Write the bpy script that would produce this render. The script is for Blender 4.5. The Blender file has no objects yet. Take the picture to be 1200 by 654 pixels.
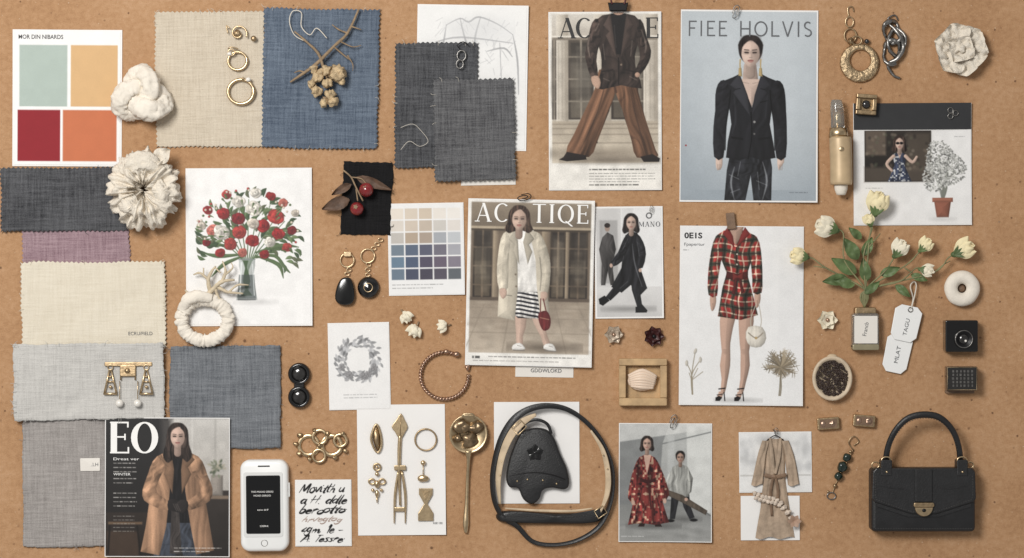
import bpy, bmesh, math, random
import numpy as np
from mathutils import noise as mn, Vector
S=0.0013
random.seed(3); RS=np.random.RandomState(5)
scene=bpy.context.scene; COL=scene.collection
sin,cos,pi=math.sin,math.cos,math.pi
def l1(v):
    v=v/255.0
    return v/12.92 if v<=.04045 else ((v+.055)/1.055)**2.4
DS=.76
def lin(c,raw=False):
    g=.3*c[0]+.59*c[1]+.11*c[2]; k=.93 if raw else DS
    return tuple(l1(g+(v-g)*k) for v in c)
# ------------------------------------------------------------ materials
def base(name):
    m=bpy.data.materials.new(name); m.use_nodes=True
    nt=m.node_tree; b=nt.nodes['Principled BSDF']
    return m,nt,b
def coords(nt,sc=(1,1,1),rot=0):
    tc=nt.nodes.new('ShaderNodeTexCoord'); mp=nt.nodes.new('ShaderNodeMapping')
    mp.inputs['Scale'].default_value=tuple(s/S for s in sc); mp.inputs['Rotation'].default_value=(0,0,rot)
    nt.links.new(tc.outputs['Object'],mp.inputs['Vector']); return mp.outputs[0]
def noise(nt,vec,scale,detail=3,rough=.55):
    n=nt.nodes.new('ShaderNodeTexNoise'); n.inputs['Scale'].default_value=scale
    n.inputs['Detail'].default_value=detail; n.inputs['Roughness'].default_value=rough
    nt.links.new(vec,n.inputs['Vector']); return n.outputs['Fac']
def ramp(nt,fac,stops):
    r=nt.nodes.new('ShaderNodeValToRGB'); e=r.color_ramp.elements
    while len(e)<len(stops): e.new(.5)
    for i,(p,c) in enumerate(stops):
        e[i].position=p; e[i].color=(*c,1)
    nt.links.new(fac,r.inputs[0]); return r.outputs[0]
def bump(nt,b,h,strength,dist=1.0):
    n=nt.nodes.new('ShaderNodeBump'); n.inputs['Strength'].default_value=strength; n.inputs['Distance'].default_value=dist*S
    nt.links.new(h,n.inputs['Height']); nt.links.new(n.outputs[0],b.inputs['Normal'])
def mat(name,c,rough=.5,metal=0,var=.12,vs=.08,bmp=0,bs=.4,coat=0,trans=0,bd=1.0,raw=False):
    m,nt,b=base(name); L=np.array(lin(c,raw)); v=coords(nt)
    f=noise(nt,v,vs,4)
    col=ramp(nt,f,[(.3,tuple(np.clip(L*(1-var),0,1))),(.7,tuple(np.clip(L*(1+var),0,1)))])
    nt.links.new(col,b.inputs['Base Color'])
    b.inputs['Roughness'].default_value=rough; b.inputs['Metallic'].default_value=metal
    if coat: b.inputs['Coat Weight'].default_value=coat; b.inputs['Coat Roughness'].default_value=.12
    if trans: b.inputs['Transmission Weight'].default_value=trans; b.inputs['IOR'].default_value=1.4
    if bmp: bump(nt,b,noise(nt,v,bs,4),bmp,bd)
    return m
def math2(nt,op,a,b):
    n=nt.nodes.new('ShaderNodeMath'); n.operation=op
    for i,x in enumerate((a,b)):
        if isinstance(x,(int,float)): n.inputs[i].default_value=x
        else: nt.links.new(x,n.inputs[i])
    return n.outputs[0]
def fmat(name,c,c2,rot=0,bmp=.7,con=1.0):
    m,nt,b=base(name); 
    a=noise(nt,coords(nt,(.62,.035,.1),rot),1,3); d=noise(nt,coords(nt,(.035,.62,.1),rot),1,3)
    f=noise(nt,coords(nt),.75,2); lo=noise(nt,coords(nt),.02,3)
    s=math2(nt,'ADD',a,d); s=math2(nt,'ADD',s,math2(nt,'MULTIPLY',f,.8)); s=math2(nt,'ADD',s,math2(nt,'MULTIPLY',lo,.4)); s=math2(nt,'MULTIPLY',s,1/3.2)
    k=.115/con
    col=ramp(nt,s,[(.5-k,lin(c2)),(.5+k,lin(c))]); nt.links.new(col,b.inputs['Base Color'])
    b.inputs['Roughness'].default_value=.92; b.inputs['Specular IOR Level'].default_value=.15
    b.inputs['Sheen Weight'].default_value=.1
    bump(nt,b,s,bmp,3.0)
    return m
def inkmat(name,rough):
    m,nt,b=base(name); a=nt.nodes.new('ShaderNodeAttribute'); a.attribute_name='Col'
    nt.links.new(a.outputs['Color'],b.inputs['Base Color']); b.inputs['Roughness'].default_value=rough
    b.inputs['Specular IOR Level'].default_value=.3
    return m
INK=inkmat('printed_ink',.45); INKM=inkmat('matte_ink',.7)
PAPER=mat('white_paper',(232,229,226),.65,var=.02,vs=.03,bmp=.08,bs=.5)
CREAMP=mat('cream_paper',(224,217,207),.7,var=.03,vs=.03,bmp=.1,bs=.5)
BLKP=mat('black_paper',(36,37,40),.6,var=.1)
GOLD=mat('gold_metal',(210,180,134),.33,1,var=.15,vs=.2,bmp=.15,bs=.15)
BRASS=mat('aged_brass',(182,152,110),.42,1,var=.28,vs=.2,bmp=.3,bs=.25)
ROSEG=mat('rose_gold',(190,152,126),.36,1,var=.18,vs=.2)
SILV=mat('dull_silver',(140,137,133),.36,1,var=.3,vs=.2,bmp=.25)
CERAM=mat('matte_ceramic',(230,219,202),.85,var=.06,vs=.1,bmp=.5,bs=.3)
COTTON=mat('cream_cotton',(226,214,195),.92,var=.08,vs=.1,bmp=.9,bs=.5,bd=1.5)
BLACKL=mat('black_leather',(27,27,29),.46,var=.25,vs=.1,bmp=.4,bs=.6,coat=.08)
BLACKG=mat('black_gloss',(14,14,15),.16,var=.1,coat=.5)
BLACKM=mat('black_metal',(34,33,34),.4,.6,var=.2)
STITCH=mat('grey_stitching',(70,68,66),.7,var=.1)
CREAML=mat('tan_leather',(202,174,136),.6,var=.16,vs=.08,bmp=.3,bs=.5)
WOOD=mat('pale_wood',(190,150,98),.6,var=.22,vs=.07,bmp=.3,bs=.3)
WALNUT=mat('walnut_wood',(124,92,66),.55,var=.25,vs=.1,bmp=.3)
TWIG=mat('dry_twig',(148,120,86),.8,var=.25,vs=.15,bmp=.6,bs=.4)
CORAL=mat('dried_coral',(206,186,152),.8,var=.15,vs=.15,bmp=.5)
BERRY=mat('dried_berry',(196,166,120),.85,var=.3,vs=.2,bmp=.9,bs=.3,bd=2)
RED=mat('red_berry',(146,26,30),.2,var=.3,vs=.08,coat=.5)
LEAFB=mat('dried_leaf',(100,70,50),.65,var=.35,vs=.12,bmp=.5)
LEAFG=mat('green_leaf',(86,110,54),.55,var=.35,vs=.06,bmp=.4,bs=.25)
STEM=mat('green_stem',(126,124,76),.65,var=.25)
PETAL=mat('cream_petal',(236,218,164),.75,var=.09,vs=.08,bmp=.3,bs=.2)
PETALW=mat('ivory_petal',(231,219,190),.75,var=.08,vs=.1,bmp=.3)
ROSED=mat('dark_red_petal',(70,28,26),.45,var=.3)
WHITEP=mat('white_plastic',(234,234,232),.3,var=.01,coat=.3)
GLASS=mat('clear_glass',(225,228,224),.06,var=.02,trans=.85)
SCREEN=mat('phone_screen',(14,15,17),.14,var=.05,coat=.4)
INKB=mat('black_lettering',(36,35,36),.6,var=.05)
INKG=mat('grey_lettering',(92,94,98),.6,var=.05)
INKW=mat('white_lettering',(238,236,232),.6,var=.02)
PEARL=mat('pearl',(230,224,214),.2,var=.04,coat=.5)
GREENB=mat('dark_green_stone',(22,44,34),.18,var=.5,vs=.15,coat=.5)
SEED=mat('roasted_seed',(56,38,30),.5,var=.5,vs=.3)
SOAP=mat('blush_soap',(230,200,172),.5,var=.06,vs=.05)
STRING=mat('cotton_string',(212,203,187),.9,var=.1)
SMOKE=mat('smoked_glass',(42,40,39),.12,var=.2,coat=.4)
F_BEIGE=fmat('beige_linen',(217,202,178),(190,173,148),con=.8)
F_DENIM=fmat('blue_denim',(112,127,146),(62,76,96),con=.85)
F_CHAR=fmat('charcoal_linen',(102,103,107),(38,39,43),con=.75)
F_CHAR2=fmat('grey_wool',(116,116,118),(54,54,58),con=.8)
F_MAUVE=fmat('mauve_linen',(176,144,152),(130,98,108),con=.9)
F_CREAM=fmat('cream_canvas',(225,214,192),(208,195,170),con=.8,bmp=.4)
F_LGREY=fmat('light_grey_linen',(206,203,197),(174,171,166),con=.8)
F_GREY=fmat('grey_linen',(174,167,162),(132,125,121),con=.8)
F_SLATE=fmat('slate_linen',(134,138,144),(80,85,92),con=.8)
F_BLACK=fmat('black_velvet',(32,31,33),(15,15,16),con=.8)
# ------------------------------------------------------------ geometry
def cr(p,closed=False,n=6):
    p=np.array(p,float); k=len(p)
    if k<3: 
        t=np.linspace(0,1,n+1)[:,None]; return p[0]*(1-t)+p[-1]*t
    out=[]
    for i in range(k if closed else k-1):
        if closed: a,b,c,d=p[(i-1)%k],p[i],p[(i+1)%k],p[(i+2)%k]
        else: a,b,c,d=p[max(i-1,0)],p[i],p[i+1],p[min(i+2,k-1)]
        for j in range(n):
            t=j/n
            out.append(.5*((2*b)+(-a+c)*t+(2*a-5*b+4*c-d)*t*t+(-a+3*b-3*c+d)*t**3))
    if not closed: out.append(p[-1])
    return np.array(out)
def join(gs):
    V=[];F=[];o=0
    for v,f in gs:
        V+= [tuple(q) for q in v]; F+=[tuple(i+o for i in q) for q in f]; o+=len(v)
    return V,F
def tube(pts,r,n=8,closed=False,flat=1.0,sm=5,lump=0,lf=.1,cap=True):
    pts=[tuple(p) if len(p)==3 else (p[0],p[1],0) for p in pts]
    p=np.array(pts,float); k=len(p)
    rr_=np.full(k,float(r)) if np.isscalar(r) else np.interp(np.linspace(0,1,k),np.linspace(0,1,len(r)),r)
    q=np.hstack([p,rr_[:,None]])
    if sm: q=cr(q,closed,sm)
    p=q[:,:3]; R=np.maximum(q[:,3],.05); m=len(p)
    T=(np.roll(p,-1,0)-np.roll(p,1,0)) if closed else np.gradient(p,axis=0)
    T/= (np.linalg.norm(T,axis=1)[:,None]+1e-9)
    N=np.stack([-T[:,1],T[:,0],np.zeros(m)],1); nl=np.linalg.norm(N,axis=1)
    N[nl<.05]=(1,0,0); N/=np.linalg.norm(N,axis=1)[:,None]
    B=np.cross(T,N); V=[];F=[]
    for i in range(m):
        for j in range(n):
            a=2*pi*j/n; d=N[i]*cos(a)+B[i]*sin(a)*flat; rad=R[i]
            if lump: rad*=1+lump*mn.noise(Vector(p[i]+d*R[i])*lf)*1.6
            V.append(tuple(p[i]+d*rad))
    for i in range(m if closed else m-1):
        i2=(i+1)%m
        for j in range(n):
            j2=(j+1)%n; F.append((i*n+j,i*n+j2,i2*n+j2,i2*n+j))
    if cap and not closed: F.append(tuple(range(n))[::-1]); F.append(tuple((m-1)*n+j for j in range(n)))
    return V,F
def ribbon(pts,w,t=1.2,tilt=0,closed=False,sm=6):
    p=np.array(pts,float); k=len(p)
    W=np.full(k,float(w)) if np.isscalar(w) else np.interp(np.linspace(0,1,k),np.linspace(0,1,len(w)),w)
    Ti=np.full(k,float(tilt)) if np.isscalar(tilt) else np.interp(np.linspace(0,1,k),np.linspace(0,1,len(tilt)),tilt)
    q=cr(np.hstack([p,W[:,None],Ti[:,None]]),closed,sm); m=len(q)
    T=(np.roll(q[:,:3],-1,0)-np.roll(q[:,:3],1,0)) if closed else np.gradient(q[:,:3],axis=0)
    N=np.stack([-T[:,1],T[:,0],0*T[:,0]],1); N/=np.linalg.norm(N,axis=1)[:,None]+1e-9
    V=[];F=[]
    for i in range(m):
        a=math.radians(q[i,4]); d=N[i]*cos(a)+np.array((0,0,sin(a))); u=np.array((0,0,cos(a)))-N[i]*sin(a); c=q[i,:3]; w_=q[i,3]
        for s1,s2 in ((-1,-.5),(-1,.5),(-.85,1),(.85,1),(1,.5),(1,-.5),(.85,-1),(-.85,-1)): V.append(tuple(c+d*w_*s1+u*t*s2))
    for i in range(m if closed else m-1):
        i2=(i+1)%m
        for j in range(8): j2=(j+1)%8; F.append((i*8+j,i*8+j2,i2*8+j2,i2*8+j))
    if not closed: F.append(tuple(range(8))[::-1]); F.append(tuple((m-1)*8+j for j in range(8)))
    return V,F
def blob(cx,cy,cz,rx,ry=None,rz=None,lump=0,lf=.1,na=18,nb=11,seed=0,ax=None):
    ry=rx if ry is None else ry; rz=rx if rz is None else rz
    V=[];F=[]; ca,sa=(cos(math.radians(ax)),sin(math.radians(ax))) if ax is not None else (1,0)
    for i in range(nb+1):
        t=pi*i/nb
        for j in range(na):
            a=2*pi*j/na; d=Vector((sin(t)*cos(a),sin(t)*sin(a),cos(t))); s=1
            if lump: s+=lump*mn.noise(Vector((d.x*rx,d.y*ry,d.z*rz))*lf+Vector((seed*7.3+cx*.13,cy*.17,0)))*1.6
            x,y=d.x*rx*s,d.y*ry*s
            V.append((cx+x*ca-y*sa,cy+x*sa+y*ca,cz+d.z*rz*s))
    for i in range(nb):
        for j in range(na):
            j2=(j+1)%na; F.append((i*na+j,i*na+j2,(i+1)*na+j2,(i+1)*na+j))
    return V,F
def lathe(prof,cx,cy,n=32,sx=1,sy=1):
    V=[];F=[]
    for r,z in prof:
        for j in range(n):
            a=2*pi*j/n; V.append((cx+r*cos(a)*sx,cy+r*sin(a)*sy,z))
    for i in range(len(prof)-1):
        for j in range(n):
            j2=(j+1)%n; F.append((i*n+j,i*n+j2,(i+1)*n+j2,(i+1)*n+j))
    if prof[-1][0]>0.01: F.append(tuple((len(prof)-1)*n+j for j in range(n)))
    return V,F
def inset(p,d):
    p=np.array(p,float)
    a=np.roll(p,1,0);b=np.roll(p,-1,0)
    e1=p-a;e2=b-p
    e1/=np.linalg.norm(e1,axis=1)[:,None]+1e-9; e2/=np.linalg.norm(e2,axis=1)[:,None]+1e-9
    ar=np.sum(p[:,0]*b[:,1]-b[:,0]*p[:,1])
    s=1 if ar>0 else -1
    n=np.stack([-(e1+e2)[:,1],(e1+e2)[:,0]],1)*s; n/=np.linalg.norm(n,axis=1)[:,None]+1e-9
    return p+n*d
def prism(pts,z0,z1,b=0,sm=0):
    p=np.array([q[:2] for q in pts],float)
    if sm: p=cr(p,True,sm)
    n=len(p); rings=[(p,z0),(p,z1-b)]
    if b: rings+=[(inset(p,b*.12),z1-b*.6),(inset(p,b*.4),z1-b*.2),(inset(p,b),z1)]
    V=[];F=[]
    for q,z in rings: V+=[(a[0],a[1],z) for a in q]
    for i in range(len(rings)-1):
        for j in range(n):
            j2=(j+1)%n; F.append((i*n+j,i*n+j2,(i+1)*n+j2,(i+1)*n+j))
    F.append(tuple((len(rings)-1)*n+j for j in range(n)))
    return V,F
def cushion(pts,z0,h,er=10,wr=0,wf=.08,sm=4,sd=0):
    p=cr(np.array(pts,float),True,sm); n=len(p); V=[];F=[]
    c=p.mean(0); ks=[0,.04,.1,.18,.3,.45,.6,.75,.88]
    for k in ks:
        q=p+(c-p)*k
        for a,b0 in zip(q,p):
            d=np.linalg.norm(a-b0); z=z0+h*(1-math.exp(-d/er*2.5))
            if k>0 and wr: z+=wr*mn.noise(Vector((a[0]*wf+sd,a[1]*wf,sd)))*min(1,d/6)
            V.append((a[0],a[1],z if k>0 else z0*.5))
    m=len(ks)
    for i in range(m-1):
        for j in range(n): j2=(j+1)%n; F.append((i*n+j,i*n+j2,(i+1)*n+j2,(i+1)*n+j))
    V.append((c[0],c[1],z0+h)); 
    for j in range(n): F.append(((m-1)*n+j,(m-1)*n+(j+1)%n,len(V)-1))
    return V,F
def circ(cx,cy,rx,ry=None,n=24,a0=0,a1=360,z=None):
    ry=rx if ry is None else ry; full=abs(a1-a0)>=360
    o=[]
    for i in range(n):
        a=math.radians(a0+(a1-a0)*i/(n if full else n-1)); q=(cx+rx*cos(a),cy+ry*sin(a))
        o.append(q if z is None else (*q,z))
    return o
def rr(x0,y0,x1,y1,r,n=5):
    o=[]
    for cx,cy,a in ((x1-r,y1-r,0),(x0+r,y1-r,90),(x0+r,y0+r,180),(x1-r,y0+r,270)):
        o+=circ(cx,cy,r,r,n,a,a+90)
    return o
def rot(p,deg,cx,cy):
    a=math.radians(deg); return [(cx+(q[0]-cx)*cos(a)-(q[1]-cy)*sin(a),cy+(q[0]-cx)*sin(a)+(q[1]-cy)*cos(a),*q[2:]) for q in p]
def petal(cx,cy,deg,L,W,z0,rise,cup=0,droop=0,nu=7,nv=6,wav=0,tip=.75,sd=0,wf=.25):
    a=math.radians(deg); V=[];F=[]
    for i in range(nu+1):
        u=i/nu; w=W*(sin(pi*min(u**tip,1)*.93+.12))
        for j in range(nv+1):
            v=j/nv*2-1
            x=L*u; y=w*v
            z=z0+rise*sin(u*pi/2)-droop*u*u+cup*v*v*W*(u if cup>0 else 1)+wav*mn.noise(Vector((x*wf+sd,y*wf*1.2,sd*3.1)))
            V.append((cx+x*cos(a)-y*sin(a),cy+x*sin(a)+y*cos(a),z))
    for i in range(nu):
        for j in range(nv):
            k=i*(nv+1)+j; F.append((k,k+1,k+nv+2,k+nv+1))
    return V,F
def annulus(cx,cy,ro,ri,z0,z1,n=32,a0=0,a1=360,ox=0,oy=0,b=.8):
    V=[];F=[]
    for i in range(n):
        a=math.radians(a0+(a1-a0)*i/(n if a1-a0>=360 else n-1)); c,s=cos(a),sin(a)
        for r,z,o in ((ro,z0,0),(ro,z1-b,0),(ro-b,z1,0),(ri+b,z1,1),(ri,z1-b,1),(ri,z0,1)):
            V.append((cx+r*c+ox*o,cy+r*s+oy*o,z))
    m=n if a1-a0>=360 else n-1
    for i in range(m):
        i2=(i+1)%n
        for j in range(5): F.append((i*6+j,i2*6+j,i2*6+j+1,i*6+j+1))
    return V,F
# ------------------------------------------------------------ things
class Th:
    def __init__(s,name,x,y,label,cat,r=0,z=0,group=None,hf=None):
        s.x,s.y,s.z=x,y,z
        e=bpy.data.objects.new(name,None); e.empty_display_size=.02
        e.location=((x-600)*S,(327-y)*S,0); e.rotation_euler=(0,0,math.radians(r)); COL.objects.link(e)
        e['label']=label; e['category']=cat
        if group: e['group']=group
        s.e=e; s.hf=hf or (lambda X,Y:0*X)
    def add(s,part,g,m,smooth=True,on=False,dz=0,parent=None,label=None):
        V,F=g; a=np.array([tuple(v) for v in V],float)
        if on: a[:,2]+=s.hf(a[:,0],a[:,1])
        a[:,2]+=s.z+dz; a[:,0]-=s.x; a[:,1]=s.y-a[:,1]; a*=S
        me=bpy.data.meshes.new(part); me.from_pydata(a.tolist(),[],[tuple(f) for f in F])
        bm=bmesh.new(); bm.from_mesh(me); bmesh.ops.recalc_face_normals(bm,faces=bm.faces); bm.to_mesh(me); bm.free()
        me.materials.append(m)
        me.polygons.foreach_set('use_smooth',[smooth]*len(me.polygons)); me.update()
        o=bpy.data.objects.new(part,me); COL.objects.link(o); o.parent=parent or s.e
        if label: o['label']=label
        return o
    def canvas(s,C,part='printed_picture',m=None,dz=.3):
        ny,nx=C.X.shape
        z=s.hf(C.X,C.Y)+dz+s.z
        a=np.stack([(C.X-s.x)*S,(s.y-C.Y)*S,z*S],-1).reshape(-1,3)
        me=bpy.data.meshes.new(part); nv=nx*ny; nf=(nx-1)*(ny-1)
        idx=np.arange(nv).reshape(ny,nx)
        f=np.stack([idx[:-1,:-1],idx[1:,:-1],idx[1:,1:],idx[:-1,1:]],-1).reshape(-1)
        me.vertices.add(nv); me.vertices.foreach_set('co',a.ravel().astype(np.float32))
        me.loops.add(nf*4); me.loops.foreach_set('vertex_index',f.astype(np.int32))
        me.polygons.add(nf); me.polygons.foreach_set('loop_start',np.arange(0,nf*4,4,dtype=np.int32))
        me.polygons.foreach_set('use_smooth',np.ones(nf,bool))
        me.update(calc_edges=True)
        c=np.clip(C.c,0,1); g=(c@np.array((.3,.59,.11)))[...,None]; c=np.clip(g+(c-g)*.8,0,1)
        l=np.where(c<=.04045,c/12.92,((c+.055)/1.055)**2.4)
        at=me.color_attributes.new('Col','FLOAT_COLOR','POINT')
        at.data.foreach_set('color',np.concatenate([l.reshape(-1,3),np.ones((nv,1))],1).ravel().astype(np.float32))
        me.materials.append(m or INK)
        o=bpy.data.objects.new(part,me); COL.objects.link(o); o.parent=s.e
        return o
    def text(s,body,x,y,w,h,m,part='lettering',shear=0,r=0,bold=0,dz=.6):
        cu=bpy.data.curves.new('t','FONT'); cu.body=body; cu.size=1; cu.resolution_u=3; cu.shear=shear; cu.offset=bold
        ob=bpy.data.objects.new('t',cu); COL.objects.link(ob)
        dg=bpy.context.evaluated_depsgraph_get(); me=bpy.data.meshes.new_from_object(ob.evaluated_get(dg))
        v=np.zeros(len(me.vertices)*3); me.vertices.foreach_get('co',v); v=v.reshape(-1,3)
        F=[tuple(p.vertices) for p in me.polygons]
        bpy.data.objects.remove(ob); bpy.data.curves.remove(cu); bpy.data.meshes.remove(me)
        if not len(v): return
        mn_,mx=v.min(0),v.max(0); q=(v-mn_)/(np.maximum(mx-mn_,1e-6))
        V=[(x+a[0]*w,y+h-a[1]*h,0) for a in q]
        if r: V=rot(V,r,x+w/2,y+h/2)
        return s.add(part,(V,F),m,False,on=True,dz=dz)
    def serif(s,body,x,y,w,h,m,TH=.15,th=.05,sf=True,part='title_lettering',dz=.6):
        return s.add(part,glyphs(body,x,y,w,h,TH,th,sf),m,False,on=True,dz=dz)
GW={'A':.8,'C':.85,'O':.9,'Q':.9,'T':.75,'I':.3,'E':.62,'F':.58,'H':.82,'L':.58,'N':.82,'S':.6,'U':.8,'M':1.0,'V':.8,' ':.45}
def glyphs(body,x,y,w,h,TH,th,sf):
    V=[];F=[];zc=[0]
    def quad(ps):
        o=len(V); z=zc[0]; zc[0]+=.02
        V.extend([(X+px*h,y+h-py*h,z) for px,py in ps]); F.append((o,o+1,o+2,o+3))
    def seg(x0,y0,x1,y1,t):
        if abs(y0-y1)<1e-6: quad([(x0,y0-t/2),(x1,y0-t/2),(x1,y0+t/2),(x0,y0+t/2)])
        else: quad([(x0-t/2,y0),(x0+t/2,y0),(x1+t/2,y1),(x1-t/2,y1)])
    def ring(cx,cy,rx,ry,a0,a1,n=26):
        o=len(V); z=zc[0]; zc[0]+=.02
        for i in range(n+1):
            a=math.radians(a0+(a1-a0)*i/n)
            V.append((X+(cx+rx*cos(a))*h,y+h-(cy+ry*sin(a))*h,z)); V.append((X+(cx+(rx-TH)*cos(a))*h,y+h-(cy+(ry-th)*sin(a))*h,z))
        for i in range(n): F.append((o+2*i,o+2*i+2,o+2*i+3,o+2*i+1))
    def ser(cx,cy,ww=.26):
        if sf: seg(cx-ww/2,cy,cx+ww/2,cy,th*.9)
    tot=sum(GW[c] for c in body)*h; gap=(w-tot)/max(1,len(body)-1); X=x; e=th/2
    for c in body:
        if c=='A': seg(.08,0,.4,1,th);seg(.72,0,.4,1,TH);seg(.2,.33,.6,.33,th);ser(.08,e);ser(.72,e)
        if c=='V': seg(.4,0,.08,1,TH);seg(.4,0,.72,1,th)
        if c=='C': ring(.44,.5,.42,.5,48,312); 
        if c in 'OQ': ring(.45,.5,.43,.5,0,360)
        if c=='Q': seg(.8,-.16,.45,.12,TH*.8)
        if c=='T': seg(.37,0,.37,1,TH);seg(.02,1-e,.72,1-e,th);ser(.37,e)
        if c=='I': seg(.15,0,.15,1,TH);ser(.15,e);ser(.15,1-e)
        if c in 'EFL': seg(.12,0,.12,1,TH);ser(.12,e,.24);ser(.12,1-e,.24)
        if c in 'EF': seg(.1,1-e,.58,1-e,th);seg(.1,.52,.48,.52,th)
        if c in 'EL': seg(.1,e,.6,e,th)
        if c in 'EF' and sf: seg(.56,.82,.56,1,th);seg(.47,.42,.47,.62,th)
        if c=='E' and sf: seg(.58,0,.58,.2,th)
        if c=='H': seg(.12,0,.12,1,TH);seg(.7,0,.7,1,TH);seg(.12,.5,.7,.5,th);[ser(a,b) for a in(.12,.7) for b in(e,1-e)]
        if c=='N': seg(.12,0,.12,1,th if sf else TH);seg(.7,0,.7,1,th if sf else TH);seg(.7,0,.12,1,TH);ser(.12,e);ser(.1,1-e);ser(.7,1-e)
        if c=='M': seg(.12,0,.12,1,th);seg(.88,0,.88,1,TH);seg(.5,.1,.12,1,TH);seg(.5,.1,.88,1,th)
        if c=='S': ring(.3,.74,.25,.26,40,270,16);ring(.3,.26,.27,.26,-140,90,16)
        X+=GW[c]*h+gap
    return V,F
# ------------------------------------------------------------ painter
def hsh(x,y,s): 
    v=np.sin(x*127.1+y*311.7+s*74.7)*43758.5453; return v-np.floor(v)
def vn(x,y,s=0):
    xi,yi=np.floor(x),np.floor(y); fx,fy=x-xi,y-yi; fx=fx*fx*fx*(fx*(fx*6-15)+10); fy=fy*fy*fy*(fy*(fy*6-15)+10)
    return (hsh(xi,yi,s)*(1-fx)+hsh(xi+1,yi,s)*fx)*(1-fy)+(hsh(xi,yi+1,s)*(1-fx)+hsh(xi+1,yi+1,s)*fx)*fy
FK=.55
class Cv:
    def __init__(s,x0,y0,x1,y1,col,ss=1.6):
        nx=int((x1-x0)*ss)+1; ny=int((y1-y0)*ss)+1; s.ss=ss
        s.xs=np.linspace(x0,x1,nx); s.ys=np.linspace(y0,y1,ny); s.X,s.Y=np.meshgrid(s.xs,s.ys)
        s.c=np.zeros((ny,nx,3))+np.array(col)/255.; s.sd=1
    def win(s,xa,ya,xb,yb):
        i0,i1=np.searchsorted(s.xs,[xa-3,xb+3]); j0,j1=np.searchsorted(s.ys,[ya-3,yb+3])
        return (slice(j0,j1),slice(i0,i1))
    def put(s,sl,sd,col,soft=.9,al=1,fold=0,fd=0,edge=0,er=3,tex=None,fw=4,fl=22,lit=None):
        X,Y=s.X[sl],s.Y[sl]
        if X.size==0 or min(X.shape)<2: return
        a=np.clip(.5-sd/soft,0,1)*al; s.sd+=1
        c=tex(X,Y)/255. if tex else np.zeros(X.shape+(3,))+np.array(col)/255.
        m=np.ones(X.shape)
        if fold:
            fold=fold*FK
            t=math.radians(fd); u=X*cos(t)+Y*sin(t); v=-X*sin(t)+Y*cos(t)
            u=u+fw*1.5*(vn(v/(fl*.6),u/(fw*4),s.sd+3)-.5)
            H=fw*vn(u/fw,v/fl,s.sd)+fw*.35*vn(u/(fw*.5),v/(fl*.5),s.sd+9)
            hy,hx=np.gradient(H); sh=-(hx*.85+hy*.4)*s.ss
            n=vn(u/(fw*2),v/(fl*.9),s.sd+21); cre=np.exp(-((n-.5)/.05)**2); big=vn(u/(fw*3),v/(fl*1.4),s.sd+31)-.5
            m*=1+fold*1.05*np.clip(sh,-.8,.8)-fold*.45*cre+fold*.8*big; m=np.clip(m,.4,1.7)
        if edge:
            ex=np.exp(np.minimum(sd,0)/er); m*=1-edge*.6*ex
            L=.2 if lit is None else lit
            gy,gx=np.gradient(sd); m*=1-L*np.clip((gx*.8+gy*.45)*s.ss,-1,1)*np.exp(np.minimum(sd,0)/(er*1.6))
        a=a[...,None]; s.c[sl]=s.c[sl]*(1-a)+np.clip(c*m[...,None],0,1)*a
    def poly(s,p,col,sm=4,**k):
        p=np.array(p,float)
        if sm: p=cr(p,True,sm)
        sl=s.win(p[:,0].min(),p[:,1].min(),p[:,0].max(),p[:,1].max()); X,Y=s.X[sl],s.Y[sl]
        d=np.full(X.shape,1e9); ins=np.zeros(X.shape,bool); n=len(p)
        for i in range(n):
            ax,ay=p[i]; bx,by=p[(i+1)%n]; ex,ey=bx-ax,by-ay; L=ex*ex+ey*ey+1e-9
            t=np.clip(((X-ax)*ex+(Y-ay)*ey)/L,0,1); d=np.minimum(d,(X-ax-t*ex)**2+(Y-ay-t*ey)**2)
            if ay!=by: ins^=((ay>Y)!=(by>Y))&(X<(bx-ax)*(Y-ay)/(by-ay)+ax)
        d=np.sqrt(d); s.put(sl,np.where(ins,-d,d),col,**k)
    def st(s,p,w,col,sm=4,**k):
        p=np.array(p,float); n0=len(p); W=np.full(n0,float(w)) if np.isscalar(w) else np.interp(np.linspace(0,1,n0),np.linspace(0,1,len(w)),w)
        q=np.hstack([p,W[:,None]])
        if sm and n0>2: q=cr(q,False,sm)
        m=W.max(); sl=s.win(q[:,0].min()-m,q[:,1].min()-m,q[:,0].max()+m,q[:,1].max()+m); X,Y=s.X[sl],s.Y[sl]
        d=np.full(X.shape,1e9)
        for i in range(len(q)-1):
            ax,ay,aw=q[i]; bx,by,bw=q[i+1]; ex,ey=bx-ax,by-ay; L=ex*ex+ey*ey+1e-9
            t=np.clip(((X-ax)*ex+(Y-ay)*ey)/L,0,1); d=np.minimum(d,np.hypot(X-ax-t*ex,Y-ay-t*ey)-(aw+(bw-aw)*t))
        s.put(sl,d,col,**k)
    def ell(s,cx,cy,rx,ry,col,r=0,**k):
        m=max(rx,ry); sl=s.win(cx-m,cy-m,cx+m,cy+m); X,Y=s.X[sl]-cx,s.Y[sl]-cy
        t=math.radians(r); u=X*cos(t)+Y*sin(t); v=-X*sin(t)+Y*cos(t)
        d=(np.hypot(u/rx,v/ry)-1)*min(rx,ry); s.put(sl,d,col,**k)
    def rect(s,x0,y0,x1,y1,col,c2=None,hor=False,**k):
        sl=s.win(x0,y0,x1,y1); X,Y=s.X[sl],s.Y[sl]
        d=np.maximum(np.maximum(x0-X,X-x1),np.maximum(y0-Y,Y-y1))
        tex=None
        if c2 is not None:
            a,b=np.array(col,float),np.array(c2,float)
            tex=lambda X,Y:a+(b-a)*(np.clip(((X-x0)/(x1-x0)) if hor else ((Y-y0)/(y1-y0)),0,1))[...,None]
        s.put(sl,d,col,tex=tex,**k)
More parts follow.
